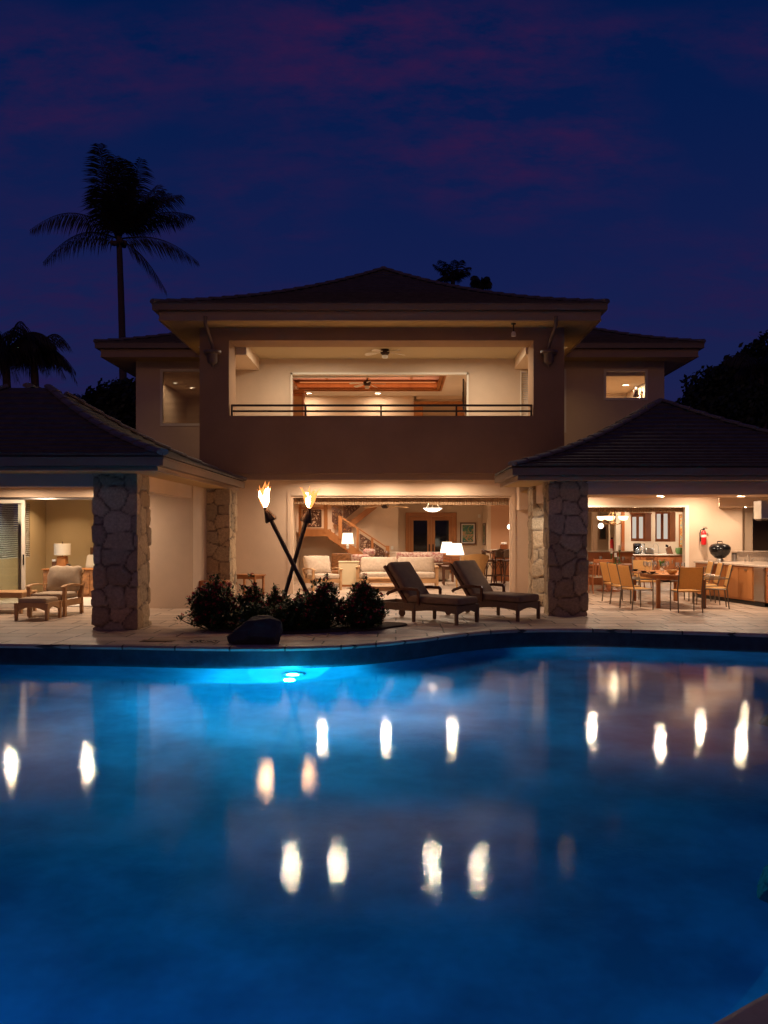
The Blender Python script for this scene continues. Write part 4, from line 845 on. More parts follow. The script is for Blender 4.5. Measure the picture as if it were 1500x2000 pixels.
# bowl pendant, fan, valance
t = thing('bowl_pendant', 'white glowing glass bowl pendant hanging before the double doors', 'pendant light', P(845, 1000, 27.2))
a = MB(); a.lathe([(0, 0), (.12, .012), (.22, .05), (.30, .11), (.315, .125), (.29, .115), (.2, .06), (0, .02)], n=28); a.build('bowl', M['bowl_lit'], t, True)
a = MB()
for k in range(3): an = k*2.094+.4; a.tube([(.27*math.cos(an), .27*math.sin(an), .11), (.03*math.cos(an), .03*math.sin(an), .48)], .008, 6)
a.tube([(0, 0, .46), (0, 0, 2.9-t.location.z)], .010, 6); a.build('rod', M['trim'], t, True); lamp('POINT', (0, 0, .22), 14, (1, .75, .48), t, .08)
def fan(label, c, zc, r, rz, nb=5, m='bronze', glass=True):
    t = thing('ceiling_fan', label, 'ceiling fan', c, rz, 'ceiling fans'); L = zc-c[2]
    a = MB(); a.lathe([(.0, -.10), (.07, -.10), (.12, -.05), (.13, .02), (.10, .07), (.03, .09), (.03, .12), (0, .12)], n=20); a.build('motor', M[m], t, True)
    a = MB(); a.tube([(0, 0, .1), (0, 0, L)], .014, 8); a.lathe([(.0, L), (.06, L), (.06, L-.02), (.03, L-.06), (0, L-.06)], n=16); a.build('rod', M[m], t, True)
    if glass: a = MB(); a.lathe([(0, -.19), (.06, -.18), (.085, -.14), (.08, -.101), (0, -.101)], n=18); a.build('glass_shade', M['shade_unlit'], t, True)
    for k in range(nb):
        an = 2*math.pi*k/nb; a = MB(); a.M = Matrix.Rotation(an, 4, 'Z') @ Matrix.Rotation(R(5), 4, 'Y') @ Matrix.Rotation(R(16), 4, 'X')
        a.prism([(.11, -.02), (.24, -.025), (.27, -.055), (r-.05, -.075), (r, -.05), (r+.01, 0), (r, .05), (r-.05, .07), (.27, .045), (.24, .02), (.11, .015)], -.004, .004, 'z'); a.build('blade', M['trim'] if c[2] > 5 else M['wood_light'], t)
    return t
fan('ceiling fan with pale blades and glass shade on the balcony', tuple(P(752, 687, 22.3)), 6.57, .56, R(20))
fan('ceiling fan hanging under the reed tray ceiling upstairs', tuple(P(717, 748, 27.2)), 6.98, .62, R(62))
fan('ceiling fan partly hidden by the woven shade in the great room', (X(752, 26.4), 26.4, Z(987, 26.4)), 2.9, .75, R(8), glass=False)
t = thing('woven_shade', 'gathered brown woven shade hanging across the top of the great room opening', 'window shade', (0, GY+.28, 0))
a = MB(); n = 300; pr = []
for i in range(n+1):
    x = gx0+.06+(gx1-gx0-.12)*i/n; pr.append((x, .012*math.sin(i*1.9), gz-.035-.21+.045*(.5+.5*math.sin(x*1.6+.4))*(1 if x < .9 else .15)))
vs = []
for x, y, zb in pr: vs += [(x, y, zb), (x, y, gz-.052), (x, y+.015, gz-.052), (x, y+.015, zb)]
a.add(vs, [(4*i+j, 4*i+(j+1) % 4, 4*i+4+(j+1) % 4, 4*i+4+j) for i in range(n) for j in range(4)]); a.build('fabric', M['shade'], t, True)
a = MB(); a.box(gx0+.06, gx1-.06, -.01, .02, gz-.0515, gz-.051+.0); a.build('head_rail', M['wood_dark'], t)
t = thing('woven_shade', 'thin gathered woven shade across the top of the dining room opening', 'window shade', (0, RY+.2, 0))
a = MB(); n = 200; vs = []
for i in range(n+1):
    x = dx0+(dx1-.07-dx0)*i/n; y = .012*math.sin(i*1.9); vs += [(x, y, dzt-.17), (x, y, dzt-.05), (x, y+.015, dzt-.05), (x, y+.015, dzt-.17)]
a.add(vs, [(4*i+j, 4*i+(j+1) % 4, 4*i+4+(j+1) % 4, 4*i+4+j) for i in range(n) for j in range(4)]); a.build('fabric', M['shade'], t, True)
a = MB(); a.tube([(dx0, .0, dzt-.035), (dx1-.07, .0, dzt-.035)], .012, 6); a.build('head_rail', M['wood_dark'], t)

# ---- staircase
st = thing('staircase', 'honey wood staircase with carved fretwork balustrade panels behind the torches', 'staircase', (0, 0, 0))
SY = 28.4
def bar2(pts, th, y0, y1, name, m='wood', par=st):
    a = MB(); (x0, z0), (x1, z1) = pts; a.prism([(x0, z0), (x1, z1), (x1, z1-th), (x0, z0-th)], y0, y1, 'y'); return a.build(name, M[m], par)
def q(px, py): return (X(px, SY), Z(py, SY))
l0, l1 = q(583, 1034), q(641, 1034)
a = MB(); a.box(l0[0], l1[0], SY, 29.59, l0[1]-.24, l0[1]); a.build('landing', M['wood'], st)
bar2((q(641, 1034), q(728, 1093)), .30, SY, SY+.06, 'stringer'); 
a = MB(); p0, p1 = q(641, 1034), q(728, 1093)
for k in range(9):
    f0, f1 = k/9, (k+1)/9; a.box(p0[0]+(p1[0]-p0[0])*f0, p0[0]+(p1[0]-p0[0])*f1, SY+.061, SY+1.1, p0[1]+(p1[1]-p0[1])*f1-.24, p0[1]+(p1[1]-p0[1])*f1)
a.build('steps', M['wood'], st)
bar2((q(664, 1031), q(735, 975)), .26, SY+1.02, SY+1.10, 'stringer')
bar2((q(662, 1006), q(757, 1069)), .05, SY-.01, SY+.07, 'handrail'); bar2((q(646, 986), q(700, 950)), .05, SY+.98, SY+1.04, 'handrail')
a = MB(); a.box(q(588, 0)[0], q(632, 0)[0], SY-.01, SY+.07, Z(991, SY)-.05, Z(991, SY)); a.box(q(588, 0)[0], q(632, 0)[0], SY+.0, SY+.06, Z(1032, SY)-.03, Z(1032, SY)); a.build('handrail', M['wood'], st)
for px, t_, b_ in ((586, 985, 1036), (636, 985, 1040), (664.5, 1008, 1052), (698.5, 1031, 1074), (727, 1050, 1092), (757, 1066, 1110)):
    a = MB(); w_ = 3.6 if px in (636, 757, 664.5) else 2.4; a.box(X(px-w_, SY), X(px+w_, SY), SY-.03, SY+.09, Z(b_, SY), Z(t_, SY)); a.build('newel_post', M['wood'], st)
def fret(quad, y):
    a = MB(); (a0, a1, a2, a3) = [q(*p) for p in quad]; a.prism([a0, a1, a2, a3], y, y+.03, 'y'); o = a.build('fretwork_panel', M['fret'], st)
    c = Vector((sum(v[0] for v in (a0, a1, a2, a3))/4, 0, sum(v[1] for v in (a0, a1, a2, a3))/4)); b = MB()
    for i in range(4):
        A = Vector(((a0, a1, a2, a3)[i][0], y-.005, (a0, a1, a2, a3)[i][1])); B = Vector(((a0, a1, a2, a3)[(i+1) % 4][0], y-.005, (a0, a1, a2, a3)[(i+1) % 4][1])); b.tube([A, B], .025, 4)
    b.build('panel_frame', M['wood_dark'], o)
fret([(593, 996), (627, 996), (627, 1029), (593, 1029)], SY+.02)
fret([(668, 1019), (686, 1031), (686, 1058), (668, 1046)], SY+.02)
fret([(703, 1043), (724, 1057), (724, 1085), (703, 1071)], SY+.02)
fret([(730, 1061), (749, 1074), (749, 1098), (730, 1089)], SY+.02)
fret([(645, 988), (663, 996), (663, 1030), (645, 1018)], SY+.95)
fret([(668, 973), (700, 970), (700, 988), (668, 1014)], SY+.99)

# ---- bar with stools and pendant, kitchen
t = thing('breakfast_bar', 'brown wooden breakfast bar behind the bar stools', 'bar counter', (X(985, 27.5), 28.0, 0))
a = MB(); a.box(-.30, 1.3, -.05, .45, 0, 1.02); a.build('front_panel', M['wood_red'], t); a = MB(); a.box(-.40, 1.35, -.30, .5, 1.021, 1.06); a.build('counter_top', M['granite'], t, bevel=.006)
t = thing('fruit_box', 'small reddish box with white contents standing on the breakfast bar', 'box', (X(984, 27.9), 27.9, 1.062)); a = MB(); a.box(-.12, .12, -.1, .1, 0, .17); a.build('box', M['wood_red'], t, bevel=.005); a = MB(); a.pad(-.10, .10, -.08, .08, .16, .23, .04, .3, .02); a.build('contents', M['white'], t, True)
def stool(label, loc, rz):
    t = thing('bar_stool', label, 'bar stool', loc, rz, 'bar stools')
    a = MB(); a.lathe([(0, .70), (.2, .70), (.22, .73), (.2, .77), (0, .78)], n=20); a.build('seat', M['wood_dark'], t, True)
    for k in range(4):
        an = R(45+90*k); c, s = math.cos(an), math.sin(an); a = MB(); a.tube([(c*.17, s*.17, .70), (c*.20, s*.20, .4), (c*.25, s*.25, 0)], .022, 8); a.build('leg', M['wood_dark'], t, True)
    a = MB(); a.lathe([(.20, .24), (.235, .24), (.235, .27), (.20, .27), (.20, .24)], n=20)
    for k in range(4):
        an0 = R(45+90*k); an1 = an0+R(90); a.tube([(math.cos(an0+(an1-an0)*j/8)*.19, math.sin(an0+(an1-an0)*j/8)*.19, .42+.24*math.sin(math.pi*j/8)) for j in range(9)], .012, 6)
    a.build('foot_ring', M['wood_dark'], t, True)
    a = MB(); a.tube([(-.23*math.cos(R(8)), -.18, .98), (-.24, .02, 1.0), (-.18, .20, 1.05), (0, .26, 1.10), (.18, .20, 1.05), (.24, .02, 1.0), (.23, -.18, .98)], .022, 8)
    for x, y in ((-.23, -.16), (.23, -.16), (-.17, .19), (.17, .19)): a.tube([(x*.85, y*.8, .76), (x, y, 1.0)], .015, 6)
    a.build('arm_hoop', M['wood_dark'], t, True); a = MB(); a.pad(-.16, .16, .19, .25, .83, 1.08, .03); a.build('backrest', M['wicker'], t, True); return t
stool('leftmost of the three dark bar stools, turned towards the terrace', (X(957, 26.6), 26.6, 0), R(70)); stool('middle dark bar stool with woven back', (X(973, 26.9), 26.9, 0), R(190)); stool('rightmost dark bar stool half behind the door jamb', (X(995, 26.4), 26.4, 0), R(170))
def globe_pendant(label, px, py, D):
    t = thing('globe_pendant', label, 'pendant light', P(px, py, D), 0, 'small globe pendants'); a = MB(); a.lathe([(0, -.09), (.05, -.075), (.085, -.02), (.085, .02), (.05, .075), (.02, .09), (0, .09)], n=20); a.build('globe', M['bowl_lit'], t, True)
    a = MB(); a.tube([(0, 0, .09), (0, 0, 2.9-t.location.z)], .005, 6); a.lathe([(.0, .085), (.03, .085), (.025, .13), (0, .14)], n=12); a.build('cord', M['bronze'], t, True); lamp('POINT', (0, 0, -.16), 3, WARM, t, .06)
globe_pendant('small glowing globe pendant over the breakfast bar', 995.5, 1029, 27.6); globe_pendant('small glowing globe pendant in the hall behind the chandelier', 1173.5, 1027, 26)
t = thing('tall_cabinet', 'dark red wooden tall cabinet behind the globe pendant', 'cabinet', (X(1001, 31), 31.5, 0)); a = MB(); a.box(-.16, .9, -.3, .3, 0.1, 2.35); a.build('body', M['wood_red'], t, bevel=.006); a = MB(); a.box(-.14, .36, -.325, -.301, .14, 2.3); a.build('door', M['wood_red'], t, bevel=.004)
# wall bits of the great room
for px, py, D, nm, lb, s in ((936, 1008, 32.96, 'wall_speaker', 'small white speaker high on the wall right of the painting', .10), (766, 1070, 29.56, 'light_switch', 'white switch plate on the wall beside the stair newel', .08)):
    t = thing(nm, lb, nm.replace('_', ' '), P(px, py, D)); a = MB(); a.box(-s/2, s/2, -.02, 0, -s*.7, s*.7); a.build('plate', M['white'], t, bevel=.004); a = MB(); a.box(-s*.2, s*.2, -.028, -.0205, -s*.3, s*.3); a.build('insert', M['trim'], t)

# ---- kitchen behind the dining opening
def cabinet(label, px0, px1, D, pz0, pz1, ang):
    c = P((px0+px1)/2, (pz0+pz1)/2, D); t = thing('wall_cabinet', label, 'cabinet', (c.x, D+.2, Z(pz1, D)), ang, 'hanging kitchen cabinets'); h = (pz1-pz0)*D/1620; w = .52; d = .36
    a = MB(); a.box(-w/2, w/2, -d/2, d/2, 0, h); a.build('body', M['wood_red'], t, bevel=.004)
    a = MB(); a.box(-w/2-.015, w/2+.015, -d/2-.015, d/2+.015, h+.001, h+.04); a.build('cornice', M['wood_red'], t)
    for s in (0, 1):
        x0 = -w/2+.02+s*(w-.03)/2; x1 = x0+(w-.05)/2; a = MB(); e = .045; y0, y1 = -d/2-.022, -d/2-.001
        a.box(x0, x0+e, y0, y1, .03, h-.03); a.box(x1-e, x1, y0, y1, .03, h-.03); a.box(x0+e, x1-e, y0, y1, h-.09, h-.03); a.box(x0+e, x1-e, y0, y1, .03, .09); dr = a.build('door', M['wood_red'], t); a = MB(); a.box(x0+e, x1-e, y0+.006, y0+.010, .09, h-.09); a.build('glass', M['cabglass'], dr)
    lamp('AREA', (0, -.05, -.01), 3.2, (1, .88, .72), t, .10)
cabinet('hanging cherry cabinet with two lit glass doors, the left one behind the chandelier', 1239, 1272, 26.8, 1004, 1057, R(-48)); cabinet('hanging cherry cabinet with two lit glass doors next to the tall painting', 1285, 1322, 26.8, 998, 1058, R(-48))
picture('tall narrow blue and orange painting right of the cabinets', 1335, 27.95, 1036.5, .32, 1.10, 'art2', frame='wood', mat_='art2', fw=.035)
picture('small framed picture in the hall behind the chandelier', 1177, 29.5, 1041, .24, .46, 'plug', frame='wood_dark', mat_='plug', fw=.03)
t = thing('kitchen_counter', 'cherry kitchen counter with granite top under the hanging cabinets', 'counter', (X(1290, 26.6), 27.2, 0))
a = MB(); a.box(-2.2, 2.4, 0, .55, .08, .88); a.build('base', M['wood_red'], t); a = MB(); a.box(-2.25, 2.4, -.05, .6, .881, .93); a.build('counter_top', M['granite'], t, bevel=.006)
for k in range(8): a = MB(); a.box(-2.18+k*.57, -1.64+k*.57, -.022, -.001, .12, .84); dr = a.build('door', M['wood_red'], t, bevel=.004); a = MB(); a.box(-1.72+k*.57, -1.70+k*.57, -.04, -.0225, .62, .74); a.build('handle', M['steel'], dr)
t = thing('bar_partition', 'long cherry wood bar partition behind the inner dining table', 'bar counter', (X(1193, 26), 26.0, 0)); a = MB(); a.box(-1.1, .70, 0, .35, 0, 1.02); a.build('panel', M['wood_red'], t); a = MB(); a.box(-1.12, .74, -.05, .4, 1.021, 1.055); a.build('counter_top', M['granite'], t, bevel=.005)
K = 'appliances on the kitchen counter'
def small(name, label, cat, px, D, z, parts, grp=None, rz=0):
    t = thing(name, label, cat, (X(px, D), D, z), rz, grp)
    for nm, m_, fn in parts: a = MB(); fn(a); a.build(nm, M[m_], t, True)
    return t
small('coffee_maker', 'dark coffee maker at the left end of the kitchen counter', 'coffee maker', 1244, 27.3, .932, [('body', 'black', lambda a: (a.box(-.10, .10, -.1, .1, 0, .03), a.box(-.10, .10, .03, .1, .03, .34), a.box(-.10, .10, -.1, .03, .26, .35))), ('jug', 'glassware', lambda a: a.lathe([(0, .032), (.06, .032), (.075, .1), (.05, .18), (.04, .2)], (0, -.03, 0), 16))], K)
small('blender', 'silver blender beside the coffee maker', 'blender', 1255, 27.3, .932, [('base', 'steel', lambda a: a.lathe([(0, 0), (.08, 0), (.06, .12), (0, .12)], n=14)), ('jug', 'glassware', lambda a: a.lathe([(.05, .122), (.08, .33), (.07, .34)], n=14))], K)
small('toaster', 'shiny toaster under the left hanging cabinet', 'toaster', 1268, 27.3, .932, [('body', 'steel', lambda a: a.pad(-.15, .15, -.09, .09, .01, .2, .04)), ('base', 'black', lambda a: a.box(-.14, .14, -.08, .08, 0, .012))], K)
small('kitchen_tap', 'tall arched kitchen tap', 'tap', 1286, 27.35, .932, [('spout', 'steel', lambda a: a.tube([(0, 0, 0), (0, 0, .26), (-.05, 0, .34), (-.13, 0, .34), (-.17, 0, .24)], .014, 8)), ('lever', 'steel', lambda a: a.tube([(.01, 0, .05), (.09, 0, .10)], .01, 6))], K)
small('knife_block', 'dark slanted knife block under the right hanging cabinet', 'knife block', 1308, 27.3, .932, [('block', 'wood_dark', lambda a: a.prism([(-.08, 0), (.1, 0), (.02, .26), (-.12, .18)], -.05, .05)), ('knives', 'black', lambda a: [a.cbox((-.06-.03*k, 0, .25+.01*k), (.03, .02, .08)) for k in range(3)])], K)
small('plant_pot', 'green pot plant on the kitchen counter', 'plant', 1327, 27.2, .932, [('pot', 'green', lambda a: a.lathe([(0, 0), (.09, 0), (.13, .1), (.12, .2), (.0, .2)], n=16))], K)
small('serving_tray', 'dark oval tray leaning at the right end of the kitchen counter', 'tray', 1349, 26.0, .932, [('tray', 'wood_dark', lambda a: a.tube([(-.12, 0, 0), (.12, .05, .42)], [.02, .02], 8, flat=(6, 1))), ('stand', 'wood', lambda a: a.box(-.12, .05, -.05, .05, 0, .04))], K)
small('fire_extinguisher', 'small dark extinguisher on the hall wall behind the candles', 'extinguisher', 1195, 28.5, 1.0, [('cylinder', 'red', lambda a: a.lathe([(0, 0), (.06, 0), (.06, .34), (.03, .4), (0, .4)], n=14)), ('valve', 'black', lambda a: a.box(-.03, .03, -.02, .02, .401, .46))])
# chandelier
t = thing('chandelier', 'brass chandelier with glowing bowl shades over the inner dining table', 'chandelier', P(1198, 1020, 23.6))
a = MB(); a.tube([(0, 0, -.02), (0, 0, 2.9-t.location.z)], .012, 8); a.lathe([(0, -.12), (.03, -.1), (.05, -.05), (.03, 0), (.015, .06)], n=12)
for k in range(5): an = R(72*k+15); a.tube([(math.cos(an)*r_, math.sin(an)*r_, z_) for r_, z_ in ((.02, .0), (.15, -.06), (.28, -.02), (.33, .06))], .010, 6); a.tube([(math.cos(an)*r_, math.sin(an)*r_, z_) for r_, z_ in ((.02, .33), (.12, .22), (.30, .02))], .006, 6)
a.build('frame', M['wood_light'], t, True)
for k in range(5): an = R(72*k+15); a = MB(); a.lathe([(.02, .05), (.09, .08), (.12, .15), (.125, .17), (.105, .15), (.0, .075)], (math.cos(an)*.34, math.sin(an)*.34, 0), 18); a.build('glass_bowl', M['bowl_amber'], t, True)
lamp('POINT', (0, 0, .22), 12, (1, .74, .45), t, .12)

# ---- dining furniture
def dchair(kind, label, loc, rz, grp):      # faces -Y
    t = thing('dining_chair', label, 'chair', loc, rz, grp); W = .25
    lm, sm = ('chairmetal', 'sling') if kind == 'sling' else ('wood_red', 'cush_tan')
    a = MB(); a.pad(-W+.01, W-.01, -.24, .24, .425, .455, .014); a.build('seat', M[sm], t, True)
    a = MB(); a.M = Matrix.Translation((0, .22, .46)) @ Matrix.Rotation(R(-13), 4, 'X')
    if kind == 'sling': a.pad(-W+.01, W-.01, -.012, .012, .03, .50, .011)
    else:
        a.box(-W+.01, W-.01, -.012, .014, .40, .48)
        for k in range(5): a.box(-W+.06+k*.09, -W+.085+k*.09, -.008, .008, 0, .40)
    a.build('backrest', M['sling' if kind == 'sling' else 'wood_red'], t, True)
    for sx in (-1, 1):
        a = MB(); a.tube([(sx*W, -.24, 0), (sx*W, -.24, .44)], .014, 6); a.build('leg', M[lm], t, True)
        a = MB(); a.tube([(sx*W, .27, 0), (sx*W, .22, .46), (sx*W, .34, .96)], .014, 6); a.build('leg', M[lm], t, True)
        a = MB(); a.tube([(sx*W, -.24, .44), (sx*W, -.22, .64), (sx*W, .26, .66)], .012, 6); a.tube([(sx*W, -.24, .43), (sx*W, .23, .43)], .012, 6); a.build('armrest', M[lm], t, True)
    return t
TX, TY = X(1302, 19.2), 19.15
tt = thing('dining_table', 'oval wooden outdoor dining table set with glasses and dark bowls', 'table', (TX, TY, 0), R(90))
a = MB(); a.prism([(math.copysign(abs(math.cos(u))**.7, math.cos(u))*1.15, math.copysign(abs(math.sin(u))**.7, math.sin(u))*.68) for u in [2*math.pi*k/40 for k in range(40)]], .705, .74, 'z'); a.build('table_top', M['wood'], tt, bevel=.006)
a = MB(); a.prism([(math.cos(u)*1.0, math.sin(u)*.56) for u in [2*math.pi*k/32 for k in range(32)]], .63, .704, 'z'); a.build('apron', M['wood'], tt)
for sx in (-1, 1):
    for sy in (-1, 1): a = MB(); a.box(sx*.92-.04, sx*.92+.04, sy*.50-.04, sy*.50+.04, 0, .63); a.build('leg', M['wood'], tt, bevel=.005)
GC = 'woven dining chairs round the outdoor table'
# chairs: positions read off the floor line of their legs
for px, D, dr, lb in ((1340, 17.45, 180, 'woven chair at the near end of the outdoor table with its back to the pool'),
                      (1244, 18.1, 105, 'woven chair on the left side of the outdoor table, nearest the pool'), (1222, 19.0, 100, 'woven chair in the middle of the left side of the outdoor table'), (1205, 19.8, 98, 'woven chair at the far end of the left side of the outdoor table'),
                      (1396, 18.3, -105, 'woven chair on the right side of the outdoor table in front of the ice maker'), (1378, 19.3, -100, 'woven chair on the right side of the outdoor table below the black grill'), (1361, 20.2, -97, 'woven chair at the far right of the outdoor table by the door jamb'),
                      (1262, 20.75, 0, 'woven chair at the far end of the outdoor table facing the pool')):
    dchair('sling', lb, (X(px, D), D, 0), R(dr), GC)
def lathe_part(name, m_, prof_, par): a = MB(); a.lathe(prof_, n=16); return a.build(name, M[m_], par, True)
def wineglass(px, D, z, label, grp):
    t = thing('wine_glass', label, 'glass', (X(px, D), D, z), 0, grp); lathe_part('foot', 'glassware', [(0, 0), (.035, 0), (.035, .004), (.006, .01), (.005, .095)], t); lathe_part('bowl', 'glassware', [(.005, .096), (.03, .115), (.042, .155), (.036, .215), (.034, .215), (.038, .155), (.0, .105)], t); return t
for i, (px, D, s) in enumerate(((1260, 19.6, 'leftmost on the far half of the outdoor table'), (1268, 19.3, 'second from the left on the outdoor table'), (1279, 19.4, 'behind the dark bowls on the outdoor table'), (1296, 18.6, 'nearest the pool on the outdoor table'), (1303, 19.5, 'beside the flower centrepiece'), (1323, 18.9, 'tall one left of the shell bowl'), (1334, 18.9, 'rightmost on the outdoor table'))):
    g = wineglass(px, D, .742, 'clear wine glass '+s, 'wine glasses on the outdoor table'); g.scale = (1.1,)*3
for px, D, s in ((1241, 19.7, 'leftmost'), (1257, 18.9, 'middle'), (1275, 18.5, 'nearest')):
    t = thing('dark_bowl', s+' dark bowl on its plate on the outdoor table', 'bowl', (X(px, D), D, .742), 0, 'dark bowls'); lathe_part('plate', 'black', [(0, 0), (.10, .0), (.135, .012), (.10, .008), (0, .006)], t); lathe_part('bowl', 'wood_dark', [(.03, .0085), (.085, .05), (.08, .05), (0, .02)], t)
t = thing('shell_bowl', 'glowing pinkish shell shaped bowl beside the near chair', 'bowl', (X(1313, 18.2), 18.2, .742)); a = MB(); a.lathe([(0, 0), (.05, 0), (.10, .05), (.12, .10), (.11, .10), (.08, .05), (0, .02)], n=24)
a.v = [(x*(1+.12*math.cos(6*math.atan2(y, x))), y*(1+.12*math.cos(6*math.atan2(y, x))), z) for x, y, z in a.v]; a.build('bowl', M['rattan'], t, True); lathe_part('inner_shell', 'cush', [(0, .022), (.07, .052), (.07, .056), (0, .03)], t)
def plantlet(name, label, cat, loc, r, h, n, seed, pot='granite'):
    rnd = random.Random(seed); t = thing(name, label, cat, loc); a = MB()
    for k in range(n):
        an = rnd.uniform(0, 6.28); ra = rnd.uniform(.2, 1)*r; tip = Vector((math.cos(an)*ra, math.sin(an)*ra, h*rnd.uniform(.5, 1))); b0 = Vector((0, 0, .06)); sd = Vector((-math.sin(an), math.cos(an), 0))*.012; mid = b0.lerp(tip, .6)+Vector((0, 0, .03))
        a.add([b0, mid-sd, tip, mid+sd], [(0, 1, 2, 3)])
    a.build('leaves', M['green'], t); lathe_part('vase', pot, [(0, 0), (.04, 0), (.055, .04), (.035, .08), (0, .08)], t); return t
plantlet('centrepiece', 'leafy green centrepiece on the outdoor table', 'plant', (X(1293, 19.7), 19.7, .742), .14, .30, 60, 5)
for px, s in ((1259, 'left'), (1288, 'middle')): 
    pass
# inner dining table
IT = thing('dining_table', 'dark wooden inner dining table behind the brown pillar set with white bowls', 'table', (X(1190, 23.4), 23.4, 0))
a = MB(); a.prism([(math.cos(u)*.95, math.sin(u)*.62) for u in [2*math.pi*k/40 for k in range(40)]], .72, .76, 'z'); a.build('table_top', M['wood_red'], IT, bevel=.006); a = MB(); a.lathe([(.35, 0), (.36, .04), (.1, .10), (.08, .6), (.25, .715), (0, .715)], n=20); a.build('pedestal', M['wood_red'], IT, True)
GI = 'cherry wood chairs at the inner table'
for px, D, dr, lb in ((1172, 22.6, 180, 'cherry slat back chair at the near side of the inner table, nearest the pillar'), (1152, 23.2, 110, 'cherry chair at the left of the inner table partly behind the pillar'), (1222, 24.4, -20, 'cherry chair on the far side of the inner table'), (1248, 23.6, -85, 'cherry chair at the right of the inner table')):
    dchair('wood', lb, (X(px, D), D, 0), R(dr), GI)
for px, D, z, h, s in ((1194, 23.6, 1.13, .14, 'left'), (1202, 23.2, 1.04, .12, 'front'), (1210, 23.7, 1.22, .14, 'tallest')):
    t = thing('pillar_candle', s+' white pillar candle on a dark green stand', 'candle', (X(px, D), D, .762), 0, 'pillar candles'); hz = z-.762-.08
    a = MB(); a.lathe([(0, 0), (.06, 0), (.05, .02), (.014, .04), (.012, hz-.04), (.045, hz), (0, hz)], n=14); a.build('stand', M['green'], t, True); a = MB(); a.lathe([(0, hz+.001), (.038, hz+.001), (.038, hz+h), (.02, hz+h-.004), (0, hz+h-.006)], n=16); a.build('candle', M['white'], t, True); a = MB(); a.tube([(0, 0, hz+h-.006), (.003, 0, hz+h+.02)], .002, 5); a.build('wick', M['black'], t)
for px, D, s in ((1156, 23.3, 'left'), (1186, 23.2, 'middle'), (1240, 23.3, 'right')):
    t = thing('white_bowl', s+' white bowl with plate on the inner table' if s != 'right' else 'right white bowl with plate at the edge of the inner table', 'bowl', (min(X(px, D), X(1190, 23.4)+.75), D, .762), 0, 'white bowls'); lathe_part('plate', 'white', [(0, 0), (.10, .0), (.14, .014), (.10, .01), (0, .008)], t); lathe_part('bowl', 'white', [(.03, .0105), (.09, .06), (.085, .06), (0, .02)], t)
for px, D, s in ((1173, 23.4, 'left of the candles'), (1207, 23.0, 'in front of the candles'), (1217, 23.1, 'right of the candles'), (1236, 23.3, 'at the right end')):
    wineglass(px, D, .762, 'clear wine glass on the inner table '+s, 'wine glasses on the inner table')

# ---- outdoor kitchen
ok = thing('outdoor_counter', 'long outdoor kitchen counter with cherry doors and pale granite top', 'counter', (X(1500, 18.3), 18.3, 0), 0)
A_ = Vector((X(1500, 18.3), 18.3)); B_ = Vector((X(1381, 20.6), 20.6)); d_ = (B_-A_).normalized(); n_ = Vector((d_.y, -d_.x)); ang = math.atan2(d_.y, d_.x); ok.rotation_euler = (0, 0, ang)
LL = (B_-A_).length+.55
# local x runs away from the pool along the front, local -y goes into the counter
a = MB(); a.box(-2.2, LL, -.75, -.02, .10, .885); a.build('base', M['wood'], ok); a = MB(); a.box(-2.2, LL, -.70, -.07, 0, .099); a.build('plinth', M['black'], ok); a = MB(); a.box(-2.25, LL+.02, -1.6, .03, .886, .93); a.build('counter_top', M['granite'], ok, bevel=.006)
for k in range(5):
    x0 = .55+k*.52
    if x0+.5 > LL: break
    a = MB(); a.box(x0, x0+.5, -.019, .0, .14, .85); dr = a.build('door', M['wood'], ok, bevel=.004); a = MB(); a.box(x0+.19, x0+.31, .001, .02, .79, .81); a.build('handle', M['steel'], dr)
im = thing('ice_maker', 'brushed steel ice maker built under the outdoor counter', 'ice maker', (A_.x, A_.y, 0), ang); a = MB(); a.box(.10, .49, -.5, .012, .12, .88); a.build('body', M['steel'], im, bevel=.004); a = MB(); a.box(.12, .47, .013, .022, .14, .76); a.build('door', M['steel'], im, bevel=.004); a = MB(); a.box(.12, .47, .013, .03, .79, .86); a.build('handle_strip', M['steel'], im); a = MB(); a.box(.10, .49, -.01, .005, .01, .10); a.build('vent_grille', M['black'], im)
ov = thing('range_oven', 'steel and dark range cooker at the right edge under the hood', 'cooker', (A_.x, A_.y, 0), ang); a = MB(); a.box(-.75, .02, -.6, .02, .12, .885); a.build('body', M['wood_red'], ov); a = MB(); a.box(-.7, -.02, .021, .035, .62, .80); a.build('control_panel', M['steel'], ov); a = MB()
for k in range(4): a.lathe([(0, 0), (.025, 0), (.022, .03), (0, .03)], (-.1-k*.16, .036, .71), 12, Vector((0, 1, 0)))
a.build('knob', M['black'], ov)
t = thing('kettle_grill', 'round black kettle grill with lid handle on the outdoor counter', 'grill', (X(1406, 20.75), 20.75, .932)); lathe_part('bowl', 'black', [(0, .06), (.12, .09), (.22, .19), (.255, .29), (.26, .305), (0, .305)], t)
o = lathe_part('lid', 'black', [(.262, .307), (.255, .36), (.20, .42), (.10, .45), (0, .455)], t); a = MB(); a.tube([(-.06, 0, .45), (-.06, 0, .50), (.06, 0, .50), (.06, 0, .45)], .012, 6); a.build('handle', M['black'], o, True); lathe_part('stand', 'steel', [(0, 0), (.10, 0), (.09, .02), (.07, .075), (0, .075)], t)
t = thing('canister', 'grey canister on the outdoor counter right of the grill', 'canister', (X(1434, 20.9), 20.9, .932)); lathe_part('jar', 'steel', [(0, 0), (.07, 0), (.07, .17), (.0, .17)], t); lathe_part('lid', 'black', [(0, .171), (.06, .171), (.06, .2), (0, .21)], t)
